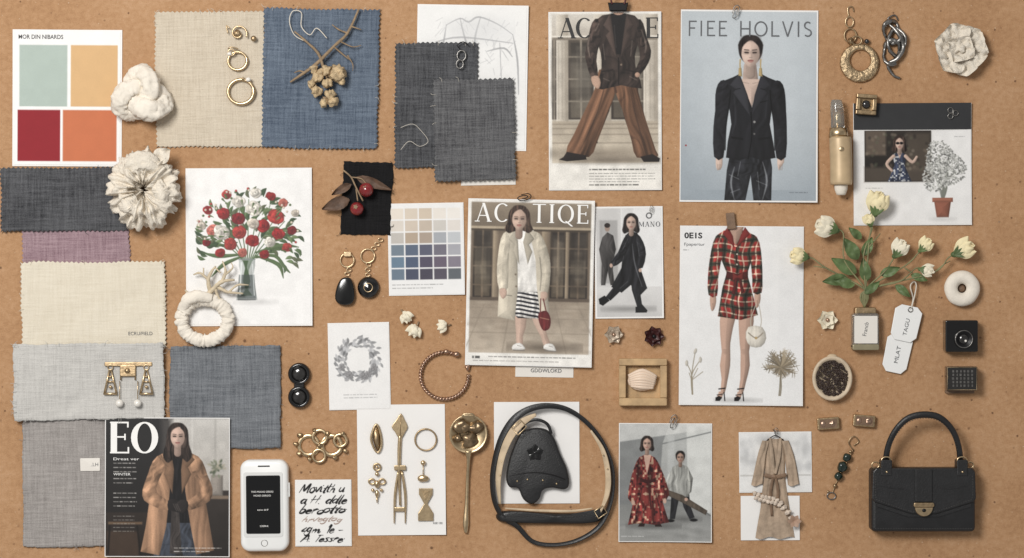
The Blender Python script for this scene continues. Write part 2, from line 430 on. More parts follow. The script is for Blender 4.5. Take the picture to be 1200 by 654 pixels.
    def greek(s,x0,y0,x1,n,dy,col,h=.9,al=.8,fill=.9):
        for i in range(n):
            x=x0; y=y0+i*dy; xe=x1-(random.random()*.3*(x1-x0) if i==n-1 else random.random()*2)
            while x<xe:
                w=random.uniform(2,7); w=min(w,xe-x); s.rect(x,y,x+w,y+h,col,al=al*random.uniform(.6,1),soft=.8); x+=w+1.1
    def blur(s,n=1):
        for _ in range(n):
            p=np.pad(s.c,((1,1),(1,1),(0,0)),'edge'); s.c=(p[:-2,1:-1]+p[2:,1:-1]+p[1:-1,:-2]+p[1:-1,2:]+p[1:-1,1:-1]*2)/6
    def grain(s,a=.03,low=.04):
        s.c*=(1+a*(RS.rand(*s.X.shape)-.5)*2+low*(vn(s.X/9,s.Y/9,3)-.5)*2)[...,None]
def dk(c,f): return tuple(min(255,v*f) for v in c)
def head(C,x,y,r,skin,hair,long=0,part=0,glass=False,turn=0,curl=0):
    if long: C.poly([(x-r*.7,y-r*.8),(x-r*1.0,y+r*long*.3),(x-r*(1.1+curl),y+r*long*.7),(x-r*.85,y+r*long),(x-r*.35,y+r*long*.86),(x+r*.35,y+r*long*.82),(x+r*.8,y+r*long*.97),(x+r*(1.05+curl),y+r*long*.7),(x+r*.95,y+r*long*.3),(x+r*.7,y-r*.8)],hair,fold=1.2,fw=2.2,fl=16,edge=.2,er=2,soft=1.3)
    C.ell(x,y-r*.2,r*.78,r*.93,hair,soft=1.3)
    C.st([(x,y+r*.4),(x,y+r*1.4)],r*.3,dk(skin,.76),edge=.15,er=1.5)
    C.poly([(x-r*.58,y-r*.45),(x-r*.6,y+r*.1),(x-r*.45,y+r*.58),(x-r*.13,y+r*.9),(x+r*.13,y+r*.9),(x+r*.45,y+r*.58),(x+r*.6,y+r*.1),(x+r*.58,y-r*.45),(x,y-r*.85)],skin,sm=3,edge=.22,er=r*.3,soft=1.1)
    C.ell(x+r*.38,y+r*.25,r*.24,r*.5,dk(skin,.74),soft=r*.45,al=.6); C.ell(x-r*.3,y+r*.22,r*.14,r*.14,dk(skin,1.08),soft=r*.3,al=.5); C.ell(x,y-r*.4,r*.3,r*.16,dk(skin,1.07),soft=r*.4,al=.4)
    C.poly([(x-r*.63,y+r*.12),(x-r*.82,y-r*.5),(x-r*.45,y-r*1.08),(x+r*.1,y-r*1.14),(x+r*.5,y-r*1.02),(x+r*.82,y-r*.5),(x+r*.63,y+r*.12),(x+r*.53,y-r*.36),(x+r*.28,y-r*.66),(x+r*part,y-r*.82),(x-r*.3,y-r*.64),(x-r*.54,y-r*.34)],hair,sm=3,fold=.9,fw=1.8,fl=9,soft=1.5)
    for e in (-1,1):
        if glass: C.ell(x+e*r*.27+turn,y-r*.02,r*.26,r*.19,(18,18,20),soft=.8)
        else:
            C.ell(x+e*r*.26+turn,y-r*.03,r*.17,r*.11,dk(skin,.62),soft=r*.2,al=.75); C.st([(x+e*r*.16+turn,y),(x+e*r*.36+turn,y-.01*r)],r*.045,(46,34,30),soft=.9,al=.9); C.st([(x+e*r*.12+turn,y-r*.17),(x+e*r*.4+turn,y-r*.2)],r*.03,dk(hair,1.3),soft=1,al=.7)
    C.st([(x+r*.07+turn,y+r*.05),(x+r*.1+turn,y+r*.28)],r*.05,dk(skin,.82),soft=1.2,al=.6); C.st([(x-r*.07+turn,y+r*.31),(x+r*.08+turn,y+r*.31)],r*.025,dk(skin,.6),soft=1,al=.6)
    C.st([(x-r*.15+turn,y+r*.52),(x+turn,y+r*.5),(x+r*.15+turn,y+r*.52)],r*.05,(142,78,72),soft=.9,al=.85); C.st([(x-r*.08+turn,y+r*.6),(x+r*.08+turn,y+r*.6)],r*.04,(172,104,96),soft=.9,al=.7)
HW={'m':([[(0,1),(.08,0)],[(.08,.6),(.3,1),(.42,.7),(.42,0)],[(.42,.6),(.68,1),(.8,.7),(.84,.05),(1,.15)]],1.05),'M':([[(0,0),(.2,1.8),(.5,.4),(.95,1.9),(1,0),(1.2,.2)]],1.25),
'o':([[(.3,1),(0,.7),(.05,.1),(.35,0),(.55,.5),(.3,1),(.6,.9)]],.6),'v':([[(0,1),(.25,0),(.55,1.1),(.7,.9)]],.65),'i':([[(0,1),(.02,.2),(.22,.1)],[(.02,1.5),(.08,1.55)]],.28),
't':([[(.18,1.9),(.1,.2),(.35,.05)],[(-.12,1.15),(.5,1.3)]],.4),'h':([[(.1,2),(0,0)],[(0,.6),(.3,1),(.42,.7),(.45,0),(.6,.1)]],.62),'u':([[(0,1),(0,.2),(.22,0),(.45,.4),(.48,1)],[(.48,1),(.5,.1),(.7,.1)]],.7),
'a':([[(.5,.85),(.2,1),(0,.45),(.18,0),(.48,.5)],[(.52,1),(.5,.1),(.68,.1)]],.7),'H':([[(0,1.9),(-.05,0)],[(.62,2),(.55,0)],[(-.15,.85),(.8,1.1)]],.85),'d':([[(.5,.8),(.2,1),(0,.4),(.2,0),(.5,.5)],[(.6,2),(.5,.1),(.7,.05)]],.7),
'l':([[(.12,2),(.03,.2),(.25,.05)]],.3),'e':([[(0,.45),(.4,.65),(.3,1),(.05,.8),(0,.25),(.25,0),(.55,.3)]],.55),'b':([[(.1,2),(0,.1),(.35,0),(.45,.6),(.2,.85),(0,.5)]],.55),
'r':([[(0,1),(.05,0)],[(.05,.6),(.25,1),(.5,.95)]],.5),'g':([[(.45,.85),(.15,1),(0,.5),(.2,.1),(.45,.6)],[(.5,1),(.45,-.5),(.1,-.8),(-.15,-.4)]],.6),'4':([[(.3,1.8),(0,.7),(.6,.75)],[(.5,1.3),(.45,-.1)]],.7),
'1':([[(0,1.4),(.2,1.8),(.15,0)]],.35),'A':([[(0,0),(.45,1.9),(.8,0)],[(.1,.7),(.9,.8)]],.95),'I':([[(.1,1.9),(.05,0)],[(-.1,1.85),(.4,1.9)]],.35),'s':([[(.4,1),(.05,.85),(.35,.4),(.25,0),(-.05,.1)]],.5),
'.':([[(0,.05),(.05,0)]],.25),',':([[(.05,.1),(-.05,-.35)]],.25),'-':([[(0,.6),(.5,.65)]],.65),':':([[(0,.1),(.04,.05)],[(.02,.8),(.06,.8)]],.25),' ':([],.45)}
def hand(C,body,x,y,w,xh,col,rn,wt=1.0):
    tot=sum(HW[c][1]+.06 for c in body); k=w/tot
    for c in body:
        dy=rn.uniform(-1,1); sc=rn.uniform(.85,1.2)
        for s_ in HW[c][0]: C.st([(x+(px+.3*py)*k,y+dy-py*xh*sc) for px,py in s_],[rn.uniform(.3,.6)*wt,rn.uniform(.8,1.35)*wt,rn.uniform(.15,.35)],col,soft=.7)
        x+=(HW[c][1]+.06)*k
# ------------------------------------------------------------ sheets & fabrics
def sheet(name,x0,y0,x1,y1,z,label,cat,r=0,lift=(0,0,0,0),m=None,group=None,part='paper_sheet',th=.8,wav=.25):
    cx,cy=(x0+x1)/2,(y0+y1)/2; sd=random.random()*50
    def hf(X,Y):
        u=np.clip((X-x0)/(x1-x0),0,1); v=np.clip((Y-y0)/(y1-y0),0,1); h=0
        for l,a,b in zip(lift,(1-u,u,u,1-u),(1-v,1-v,v,v)):
            if l: h=h+l*np.maximum(0,a+b-1)**2.2
        return h+wav*(vn(X/45+sd,Y/45)) +0*X
    T=Th(name,cx,cy,label,cat,r,z,group,hf)
    nx=max(4,int((x1-x0)/7)); ny=max(4,int((y1-y0)/7)); V=[];F=[]
    for j in range(ny+1):
        for i in range(nx+1): V.append((x0+(x1-x0)*i/nx,y0+(y1-y0)*j/ny,0))
    for j in range(ny):
        for i in range(nx): k=j*(nx+1)+i; F.append((k,k+1,k+nx+2,k+nx+1))
    skirt(V,F,nx,ny,th)
    T.add(part,(V,F),m or PAPER,False,on=True)
    return T
def skirt(V,F,nx,ny,th):
    b=[i for i in range(nx+1)]+[j*(nx+1)+nx for j in range(1,ny+1)]+[ny*(nx+1)+i for i in range(nx-1,-1,-1)]+[j*(nx+1) for j in range(ny-1,0,-1)]
    o=len(V)
    for k in b: V.append((V[k][0],V[k][1],V[k][2]-th))
    n=len(b)
    for i in range(n): i2=(i+1)%n; F.append((b[i],b[i2],o+i2,o+i))
def fabric(x0,y0,x1,y1,z,m,label,r=0,amp=1.6,pink=True,fray=14,tm=None,lift=(0,0,0,0),seed=0,skew=0):
    p=2.7; nx=int((x1-x0)/p/2)*2; ny=int((y1-y0)/p/2)*2; sd=seed or random.random()*90; V=[];F=[]
    def hf(X,Y):
        u=np.clip((X-x0)/(x1-x0),0,1); v=np.clip((Y-y0)/(y1-y0),0,1); h=0*X
        for l,a,b in zip(lift,(1-u,u,u,1-u),(1-v,1-v,v,v)):
            if l: h=h+l*np.maximum(0,a+b-1)**2
        return h+amp*(vn(X/32+sd,Y/40,2)*.7+vn(X/13+sd,Y/17,5)*.3+.5*vn((X+Y)/14,(X-Y)/60+sd,7))
    T=Th('fabric_swatch',(x0+x1)/2,(y0+y1)/2,label,'fabric swatch',r,z,None,hf)
    for j in range(ny+1):
        for i in range(nx+1):
            x=x0+(x1-x0)*i/nx+skew*(j/ny); y=y0+(y1-y0)*j/ny
            x+=2.2*(vn(np.float64(y/25+sd),np.float64(i//max(1,nx)),1)-.5);y+=2.2*(vn(np.float64(x/25),np.float64(j//max(1,ny)+sd),4)-.5)
            if pink:
                q=1.5+random.random()*.7
                if j==0 and i%2: y+=q
                if j==ny and i%2: y-=q
                if i==0 and j%2: x+=q
                if i==nx and j%2: x-=q
            else:
                q=random.random()*1.3
                if j==0:y+=q
                if j==ny:y-=q
                if i==0:x+=q
                if i==nx:x-=q
            V.append((x,y,0))
    for j in range(ny):
        for i in range(nx): k=j*(nx+1)+i; F.append((k,k+1,k+nx+2,k+nx+1))
    skirt(V,F,nx,ny,1.6)
    T.add('woven_cloth',(V,F),m,True,on=True)
    gs=[]
    for k in range(fray):
        side=random.randint(0,3); t=random.random()
        if side==0: bx,by,dx,dy=x0+(x1-x0)*t,y0+1,0,-1
        elif side==1: bx,by,dx,dy=x1-1+skew*t,y0+(y1-y0)*t,1,0
        elif side==2: bx,by,dx,dy=x0+(x1-x0)*t+skew,y1-1,0,1
        else: bx,by,dx,dy=x0+1+skew*t,y0+(y1-y0)*t,-1,0
        L=random.uniform(1.5,4 if pink else 5); c=random.uniform(-5,5)
        gs.append(tube([(bx-dx*3,by-dy*3,.5),(bx+dx*L*.5+dy*c*.3,by+dy*L*.5+dx*c*.3,.8),(bx+dx*L+dy*c,by+dy*L+dx*c,.4)],.2,4,sm=3))
    if gs: T.add('frayed_threads',join(gs),tm or m,True,on=True)['kind']='stuff'
    return T
# ============================================================ SETTING
m,nt,b=base('cork_board'); v=coords(nt)
n1=noise(nt,v,.010,5,.6); n2=noise(nt,v,.16,5,.65); n3=noise(nt,v,.9,2)
s=math2(nt,'ADD',math2(nt,'MULTIPLY',n1,.7),math2(nt,'ADD',math2(nt,'MULTIPLY',n2,.75),math2(nt,'MULTIPLY',n3,.55))); s=math2(nt,'MULTIPLY',s,.5)
col=ramp(nt,s,[(.36,lin((160,119,84),1)),(.5,lin((179,137,99),1)),(.64,lin((192,152,116),1))])
def specks(col,scale,th,dark,ga,gb,amt):
    vo=nt.nodes.new('ShaderNodeTexVoronoi'); vo.inputs['Scale'].default_value=scale; nt.links.new(v,vo.inputs['Vector'])
    sp=ramp(nt,math2(nt,'ADD',vo.outputs['Distance'],math2(nt,'MULTIPLY',n2,.12)),[(th,(1,1,1)),(th+.05,(0,0,0))])
    gate=ramp(nt,noise(nt,v,ga,2),[(gb,(0,0,0)),(gb+.1,(1,1,1))])
    mx=nt.nodes.new('ShaderNodeMix'); mx.data_type='RGBA'; nt.links.new(math2(nt,'MULTIPLY',math2(nt,'MULTIPLY',sp,gate),amt),mx.inputs['Factor']); nt.links.new(col,mx.inputs[6]); mx.inputs[7].default_value=(*lin(dark),1)
    return mx.outputs[2]
col=specks(col,.075,.13,(112,76,50),.05,.46,.85); col=specks(col,.16,.15,(212,180,146),.09,.5,.6); col=specks(col,.033,.085,(100,66,44),.03,.45,.8)
nt.links.new(col,b.inputs['Base Color']); b.inputs['Roughness'].default_value=.88; b.inputs['Specular IOR Level'].default_value=.15
bump(nt,b,s,.6,3)
me=bpy.data.meshes.new('tabletop'); w,h=1500*S,1100*S
me.from_pydata([(-w,-h,0),(w,-h,0),(w,h,0),(-w,h,0)],[],[(0,1,2,3)]); me.materials.append(m)
o=bpy.data.objects.new('ground',me); COL.objects.link(o); o['kind']='structure'; o['label']='tan cork pin board surface with dark specks'
# ============================================================ FABRICS
fabric(182,13,312,173,1,F_BEIGE,'beige linen swatch with pinked edges beside blue denim',r=.5,tm=STRING)
fabric(308,10,444,175,2.6,F_DENIM,'blue denim swatch with pinked edges under dried twigs',r=-1,amp=2.2,tm=STRING)
fabric(1,196,150,272,3.2,F_CHAR,'charcoal linen swatch lying over a mauve swatch',r=.6,amp=2.4)
fabric(25,255,153,332,1,F_MAUVE,'mauve linen swatch with pinked lower edge',r=.5)
T=fabric(25,306,195,408,3,F_CREAM,'cream canvas swatch with small printed name',r=.3,amp=1.4)
T.text('ECRU/FIELD',151,389,28,4,INKG)
fabric(17,402,194,492,4.6,F_LGREY,'light grey linen swatch with frayed edges',r=.8,amp=3.2,pink=False,fray=30,lift=(0,6,0,2))
T=fabric(27,490,131,641,1,F_GREY,'warm grey linen swatch with a woven tag',r=.8,amp=2.8,pink=False,fray=24)
T.add('woven_tag',prism(rr(95,537,118,552,1),0,.8),CREAMP,False,on=True,dz=.3); T.text('ESPIELH',97,542.5,19,4,INKG,dz=1.6)
fabric(199,405,329,526,2.2,F_SLATE,'slate blue grey linen swatch with frayed hem',r=.3,amp=3,pink=False,fray=34)
T=sheet('sketch_print',488,6,618,176,.9,'white sheet with pale pencil sketch of a jacket','print',r=-1,lift=(0,3,0,0))
C=Cv(490,8,616,174,(229,228,226))
for q in ([(522,30),(518,60),(515,96)],[(522,30),(538,22),(548,26),(560,20),(582,28),(600,40)],[(600,40),(606,70),(608,110)],[(538,22),(545,48),(556,70)],[(562,20),(556,44),(556,70)],[(556,70),(557,110)],[(530,60),(545,58)],[(585,50),(588,100)],[(570,60),(590,56),(600,66)],[(510,50),(540,44),(600,50)]):
    C.st(q,[.4,1.1,.4],(150,150,152),al=.75)
for i in range(60):
    x,y=random.uniform(515,606),random.uniform(20,80); a=random.uniform(-1,1); C.st([(x,y),(x+9*a,y+random.uniform(3,12))],.35,(170,170,172),al=.5)
C.ell(560,35,40,14,(205,205,206),soft=16,al=.5); C.grain(.015,.01); T.canvas(C,'pencil_sketch',INKM)
T=sheet('note_paper',540,190,604,217,.7,'pale grey sheet edge under a wool swatch','paper',r=1,m=CREAMP)
fabric(462,50,561,198,2.6,F_CHAR,'dark charcoal linen swatch pinned over a sketch',r=-.6,amp=2.2,tm=STRING,seed=11)
fabric(508,92,604,212,5.4,F_CHAR2,'grey woven wool swatch with pinked edges',r=1.5,amp=2.4,tm=STRING,seed=31,fray=8)
fabric(400,190,460,276,1,F_BLACK,'black velvet swatch under a cherry sprig',r=-2,amp=1.2,pink=False)
T=Th('loose_thread',480,175,'thin white thread curled on charcoal cloth','thread',z=9)
T.add('thread_strand',tube([(470,150,0),(484,146,1),(494,154,0),(502,166,1),(492,172,0),(480,166,1),(470,176,0)],.3,5),STRING)
T=Th('thread_hook',541,72,'small dark wire loop with thread on grey cloth','wire loop',z=8)
T.add('wire_loop',tube(circ(541,66,5,6,14,z=1),1,6,closed=True),SILV); T.add('wire_loop',tube(circ(539,76,4,5,12,z=2),.9,6,closed=True),SILV); T.add('thread_strand',tube([(541,60,1),(536,54,2),(543,50,2),(549,54,1)],.6,5),BLACKM)
# ============================================================ PALETTE CARD
T=sheet('colour_card',15,35,143,195,.9,'white palette card with four colour blocks','colour card',r=-.3,lift=(2,0,0,0))
C=Cv(18,37,141,193,(233,232,230),1.2)
for q,c in (((23,53,79,125),(167,183,173)),((83,53,138,125),(215,168,110)),((21,129,71,189),(156,26,36)),((74,129,137,189),(206,106,62))): C.rect(*q,c)
C.grain(.01,.01); T.canvas(C,'colour_blocks',INKM); T.text('MOR DIN NIBARDS',22,41,52,5,INKB,bold=.01)
# ============================================================ COLOUR CHART
T=sheet('colour_chart',455,238,544,346,1,'white chart with rows of small colour squares','colour chart',r=1,lift=(0,0,2,0))
C=Cv(456,239,543,345,(228,227,226),1.5)
rows=[[(222,211,196),(210,195,176),(202,184,162),(222,214,204),(226,220,212)],[(212,202,190),(202,186,168),(190,174,156),(198,192,184),(216,208,200)],[(186,180,172),(176,156,134),(168,150,134),(160,164,170),(186,190,194)],
[(112,128,142),(88,102,124),(90,92,112),(112,108,122),(162,162,170)],[(100,126,148),(78,92,118),(84,78,98),(104,92,110),(128,120,134)],[(102,120,138),(74,80,102),(74,70,86),(86,80,94),(94,100,106)]]
for j,row in enumerate(rows):
    for i,c in enumerate(row): C.rect(458.5+i*16.6,244+j*14.2,473.5+i*16.6,256.6+j*14.2,c,soft=.7)
C.greek(459,333,520,2,4,(120,120,120)); C.grain(.01,.01); T.canvas(C,'colour_squares',INKM)
# ============================================================ BOUQUET PRINT
T=sheet('bouquet_print',218,197,366,382,1,'white print of red and white flowers in glass vase','print',r=.3,lift=(0,2,4,0))
C=Cv(220,199,364,380,(230,228,226),1.9)
rnd=random.Random(4)
for i in range(11):
    a=-pi+pi*(i+.5)/11*1.0; C.st([(289+cos(a)*2,340),(290+cos(a)*5,306),(292+cos(a)*46,278+sin(a)*44)],[.7,.6,.4],(70,96,56))
for i in range(170):
    a=rnd.uniform(pi*.88,pi*2.16); R=rnd.uniform(16,60); x,y=293+R*cos(a)*.95,280+R*sin(a)*.88+rnd.uniform(-6,12); d=rnd.uniform(-.8,.8)+a
    g=rnd.choice([(82,108,62),(54,78,46),(106,130,80),(68,94,56),(92,100,68)]); C.st([(x,y),(x+5*cos(d),y+5*sin(d)),(x+10*cos(d+.3),y+10*sin(d+.3))],[.3,2.1,.3],g,edge=.3,er=1)
for q in ([(300,302),(322,300),(334,314),(340,320)],[(300,300),(326,310),(332,326)],[(300,296),(330,288),(350,290)],[(285,300),(262,310),(248,324)],[(285,298),(256,300),(238,296)]): C.st(q,[1,2.4,.5],(84,108,64),edge=.3,er=1)
C.poly([(280,304),(299,304),(297,322),(301,348),(299,352),(279,352),(277,348),(282,322)],(150,160,156),sm=2,al=.6,edge=.3)
for a in range(-4,5): C.st([(288+a*.6,306),(289-a*.9,330),(289+a*1.4,346)],.6,(62,88,52))
C.poly([(280,322),(298,322),(300,350),(278,350)],(56,66,66),sm=0,al=.62); C.st([(283,308),(281,345)],.9,(224,230,228),al=.8); C.st([(296,310),(298,346)],.6,(214,220,218),al=.7); C.st([(280,304),(299,304)],.5,(120,128,126)); C.st([(279,351),(299,351)],.8,(60,66,66))
C.ell(300,354,24,3,(190,188,186),soft=4,al=.6)
def bloom(x,y,R,c):
    C.ell(x+R*.08,y+R*.1,R*.85,R*.78,dk(c,.7),soft=1.4)
    for ring_r,n,sz in ((.62,7,.52),(.36,5,.46),(.16,4,.34)):
        o_=rnd.random()*6
        for i in range(n):
            a=i*2*pi/n+o_+rnd.uniform(-.3,.3); q=ring_r*rnd.uniform(.8,1.2); C.ell(x+R*q*cos(a),y+R*q*.86*sin(a),R*sz*.6,R*sz*rnd.uniform(.75,1.05),dk(c,rnd.uniform(.84,1.14)),r=math.degrees(a)+rnd.uniform(-20,20),edge=.45,er=1.1,lit=.3)
    C.ell(x,y,R*.12,R*.1,dk(c,.62),soft=1.2)
W1,W2,R1,R2,R3,CO=(230,222,208),(222,208,190),(180,34,36),(152,22,32),(196,56,50),(214,108,92)
for x,y,R,c in ((244,246,6,R1),(266,228,6,R3),(300,226,7,W1),(332,238,6,CO),(346,250,5,W2),(342,270,6,R2),(236,264,6,W2),(242,284,5,R2),(258,296,6,R1),(336,290,6,R3),(318,230,6,R1),(280,236,8,W1),(284,296,6,CO),(310,298,6,R1),
    (262,250,8,R1),(324,254,10,R3),(250,270,8,CO),(326,274,8,R1),(270,286,8,R3),(316,284,7,W1),(298,244,10,W1),(280,256,8,R2),(308,264,9,R1),(296,282,8,R1),(260,272,10,W1),(280,272,9,R3),(297,262,7,W2)): bloom(x,y,R,c)
for i in range(30):
    a=rnd.uniform(pi*.9,pi*2.2); x,y=290+rnd.uniform(20,56)*cos(a),274+rnd.uniform(20,52)*sin(a); C.st([(x,y),(x+5*cos(a),y+5*sin(a))],[.3,1.2],rnd.choice([(84,108,60),(110,132,84)]),edge=.3,er=1)
for i in range(34):
    a=rnd.uniform(pi*.9,pi*2.2); R=rnd.uniform(50,62); C.ell(292+R*cos(a),272+R*sin(a)*.85,1.4,1.4,rnd.choice([(190,60,56),(218,200,180),(90,114,66)]),edge=.3,er=1)
C.grain(.03,.02); T.canvas(C)
# ============================================================ WREATH CARD
T=sheet('wreath_card',385,378,457,480,1.2,'white card printed with a grey leaf wreath','card',r=1.2)
C=Cv(386,379,456,479,(229,227,225))
for i in range(190):
    a=rnd.uniform(0,2*pi); R=rnd.uniform(14,25)*(1.12 if sin(a)>.2 else .98); x,y=420+R*cos(a),420+R*sin(a); d=a+rnd.uniform(.4,2.2)
    g=rnd.uniform(105,195); C.st([(x,y),(x+3*cos(d),y+3*sin(d)),(x+6*cos(d),y+6*sin(d))],[.3,1.5,.3],(g,g,g+2),al=.85)
for i in range(8): 
    a=rnd.uniform(.3,2.8); 
    for k in range(6): C.ell(420+21*cos(a)+2.4*cos(k),421+21*sin(a)+2.4*sin(k),2,1.4,(158,156,158),r=k*57,edge=.4,er=1)
C.greek(402,462,442,2,3.5,(150,150,150)); C.grain(.02,.01); T.canvas(C,'printed_wreath',INKM)
# ============================================================ LEATHER COVER
T=sheet('fashion_magazine',643,14,775,223,1.2,'magazine cover with model in dark leather jacket','magazine',r=.2,lift=(0,2,2,0),group='fashion magazines')
C=Cv(644,15,774,222,(226,221,212),2)
C.rect(647,17,771,191,(182,172,156)); C.rect(647,17,771,44,(206,198,186),(182,172,158))
for x0,x1 in ((666,696),(716,754),(647,652)):
    C.rect(x0,46,x1,140,(84,74,64),(56,48,42)); C.rect(x0+3,50,x1-3,138,(60,54,48),(92,82,70))
    C.rect((x0+x1)/2-1,46,(x0+x1)/2+1,140,(150,138,122))
    for y in (66,92,118): C.rect(x0,y,x1,y+1.5,(140,128,112))
    for k in range(16): C.rect(rnd.uniform(x0,x1-6),rnd.uniform(50,130),rnd.uniform(x1-6,x1),rnd.uniform(100,139),rnd.choice([(130,120,106),(40,36,34),(168,158,140)]),al=.16,soft=2)
for x0,x1 in ((652,666),(696,716),(754,771)):
    C.rect(x0,17,x1,146,(214,204,188),(158,146,130),hor=True)
    for k in range(3): C.rect(x0+2+k*(x1-x0)/3.2,50,x0+3+k*(x1-x0)/3.2,140,(146,134,118),al=.6)
C.rect(647,42,771,44,(226,218,204)); C.rect(647,44,771,47,(130,118,104))
C.rect(647,142,771,191,(170,156,136),(204,190,168))
for y in (145,150,157,167): C.rect(647,y,771,y+1.2,(118,104,90),al=.6)
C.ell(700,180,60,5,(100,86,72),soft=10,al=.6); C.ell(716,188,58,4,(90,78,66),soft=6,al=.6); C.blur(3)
P_=(130,88,62)
C.poly([(728,92),(742,92),(750,134),(755,160),(740,163),(730,134)],(70,54,46),sm=1,fold=.6,fd=-8,edge=.2); C.poly([(702,94),(718,94),(714,130),(700,164),(686,162),(696,130)],(76,58,48),sm=1,fold=.6,fd=10,edge=.2); C.poly([(684,162),(700,163),(700,168),(680,168)],(36,28,26),sm=1); C.poly([(740,162),(755,160),(762,165),(743,167)],(36,28,26),sm=1)
C.poly([(702,82),(724,82),(722,106),(712,134),(699,168),(690,184),(663,180),(672,158),(688,124),(697,104)],P_,sm=2,fold=.7,fd=22,edge=.3,er=4,fw=7,fl=60)
C.poly([(719,82),(744,83),(748,108),(757,142),(768,176),(770,184),(746,185),(740,166),(729,128),(721,108)],dk(P_,.86),sm=2,fold=.7,fd=-15,edge=.3,er=4,fw=7,fl=60)
C.st([(711,90),(700,132),(680,176)],[.3,.8,.3],(66,46,36),al=.7,soft=1.3); C.st([(735,90),(744,132),(757,180)],[.3,.8,.3],(66,46,36),al=.7,soft=1.3); C.st([(720,100),(722,108)],1.4,(50,34,28),soft=2,al=.7)
C.poly([(660,184),(664,178),(686,182),(687,187),(664,189),(655,187)],(36,28,26),sm=1,edge=.3,er=1,lit=.5); C.poly([(750,184),(764,181),(773,186),(772,190),(754,190)],(36,28,26),sm=1,edge=.3,er=1,lit=.5)
J=(58,46,41)
C.poly([(701,22),(714,17),(737,17),(748,23),(749,44),(744,66),(746,84),(752,104),(728,100),(706,105),(700,100),(705,80),(704,62),(699,44)],J,sm=2,fold=.7,fd=6,edge=.25,fw=8,fl=24)
C.poly([(701,22),(694,27),(690,42),(686,62),(687,72),(693,92),(701,90),(699,72),(701,58),(704,44)],dk(J,1.12),sm=2,fold=.9,fd=60,edge=.3,fw=6,fl=10); C.poly([(748,23),(754,28),(758,44),(763,60),(760,74),(750,88),(744,84),(750,70),(749,58),(746,44)],dk(J,.95),sm=2,fold=.9,fd=-60,edge=.3,fw=6,fl=10)
C.poly([(716,16),(734,16),(728,64),(722,64)],(26,22,22),sm=1); C.st([(720,30),(722,56)],.5,(64,58,56),al=.7); 
C.poly([(715,16),(707,30),(714,37),(710,42),(723,70),(719,40)],dk(J,1.5),sm=0,edge=.4,er=1.5); C.poly([(735,16),(743,30),(736,37),(740,42),(727,70),(731,40)],dk(J,1.25),sm=0,edge=.4,er=1.5)
C.st([(725,68),(725,99)],.6,(24,18,16)); C.ell(728,76,1.2,1.2,(130,110,92)); C.st([(706,84),(718,82)],.8,(34,26,24)); C.st([(733,82),(746,85)],.8,(34,26,24))
for q in ([(692,40),(689,54),(692,68)],[(752,36),(757,52),(756,62)],[(707,52),(709,70)],[(741,48),(739,66)],[(707,92),(714,95)],[(738,90),(746,94)],[(702,28),(698,36)]): C.st(q,[.2,1,.2],(170,152,138),al=.5,soft=1.8)
C.poly([(693,90),(701,89),(704,97),(702,104),(698,103),(694,98)],(190,150,126),sm=2,edge=.3,er=1); C.ell(747,88,3,3,(186,146,122),edge=.3,er=1); C.ell(725,15,6,3,(186,146,122))
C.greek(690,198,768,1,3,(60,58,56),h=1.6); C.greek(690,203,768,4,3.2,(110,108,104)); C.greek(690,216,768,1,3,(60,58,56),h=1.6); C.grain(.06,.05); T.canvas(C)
T.serif('AC',655,21,40,24,INKB,TH=.17,th=.05); T.serif('E',757,21,12,24,INKB,TH=.17,th=.05)
# ============================================================ BLAZER COVER
T=sheet('fashion_magazine',797,12,958,237,1.4,'grey blue magazine cover with model in black blazer','magazine',r=-.4,lift=(2,0,5,0),group='fashion magazines',th=2.2,m=PAPER)
C=Cv(798,14,956,235,(172,184,192),2); C.rect(790,10,960,240,(184,192,197),(146,157,166)); C.ell(885,110,75,110,(196,203,208),soft=60,al=.6)
sk=(212,182,165); bl=(31,31,35)
C.poly([(857,174),(901,174),(905,196),(904,240),(884,240),(880,206),(873,240),(849,240),(852,200)],(34,35,39),sm=1,fold=.9,fd=8,fw=7,fl=14,edge=.2)
for q in ([(861,196),(857,214),(861,234)],[(894,190),(899,212),(894,234)],[(868,190),(865,206)],[(888,202),(890,222)],[(855,205),(866,210)],[(887,212),(899,217)],[(857,226),(867,222)]): C.st(q,[.1,1.1,.1],(186,190,196),al=.6,soft=1.6)
C.st([(876.5,78),(876,94)],[5.4,6.2],dk(sk,.84),edge=.15,er=2); C.st([(881,78),(882,94)],[5,6],dk(sk,.78),edge=.15,er=2); C.poly([(862,93),(896,93),(886,110),(880,128),(874,110)],dk(sk,.94),sm=1,edge=.1); C.st([(867,96),(877,98)],.5,dk(sk,.74),al=.7,soft=1.2); C.st([(891,96),(882,98)],.5,dk(sk,.74),al=.7,soft=1.2); C.ell(879,88,7,3.4,dk(sk,.68),soft=4,al=.6)
for x,e in ((843,1),(915,-1)):
    C.poly([(x-3,181),(x+3,181),(x+4*1,190),(x+2*e+1,197),(x-2,200),(x-4,192)],sk,sm=2,edge=.25,er=1.2)
    for k in range(3): C.st([(x-1.8+k*1.8,193),(x-1.6+k*1.6,199)],.35,dk(sk,.66),al=.7,soft=.8)
C.poly([(866,87),(858,91),(848,95),(849,110),(855,130),(857,146),(853,166),(851,185),(867,188),(880,184),(893,188),(909,185),(906,166),(902,146),(904,130),(909,110),(910,95),(900,91),(892,87),(881,126)],bl,sm=1,fold=.32,fd=4,edge=.2,fw=9,fl=40)
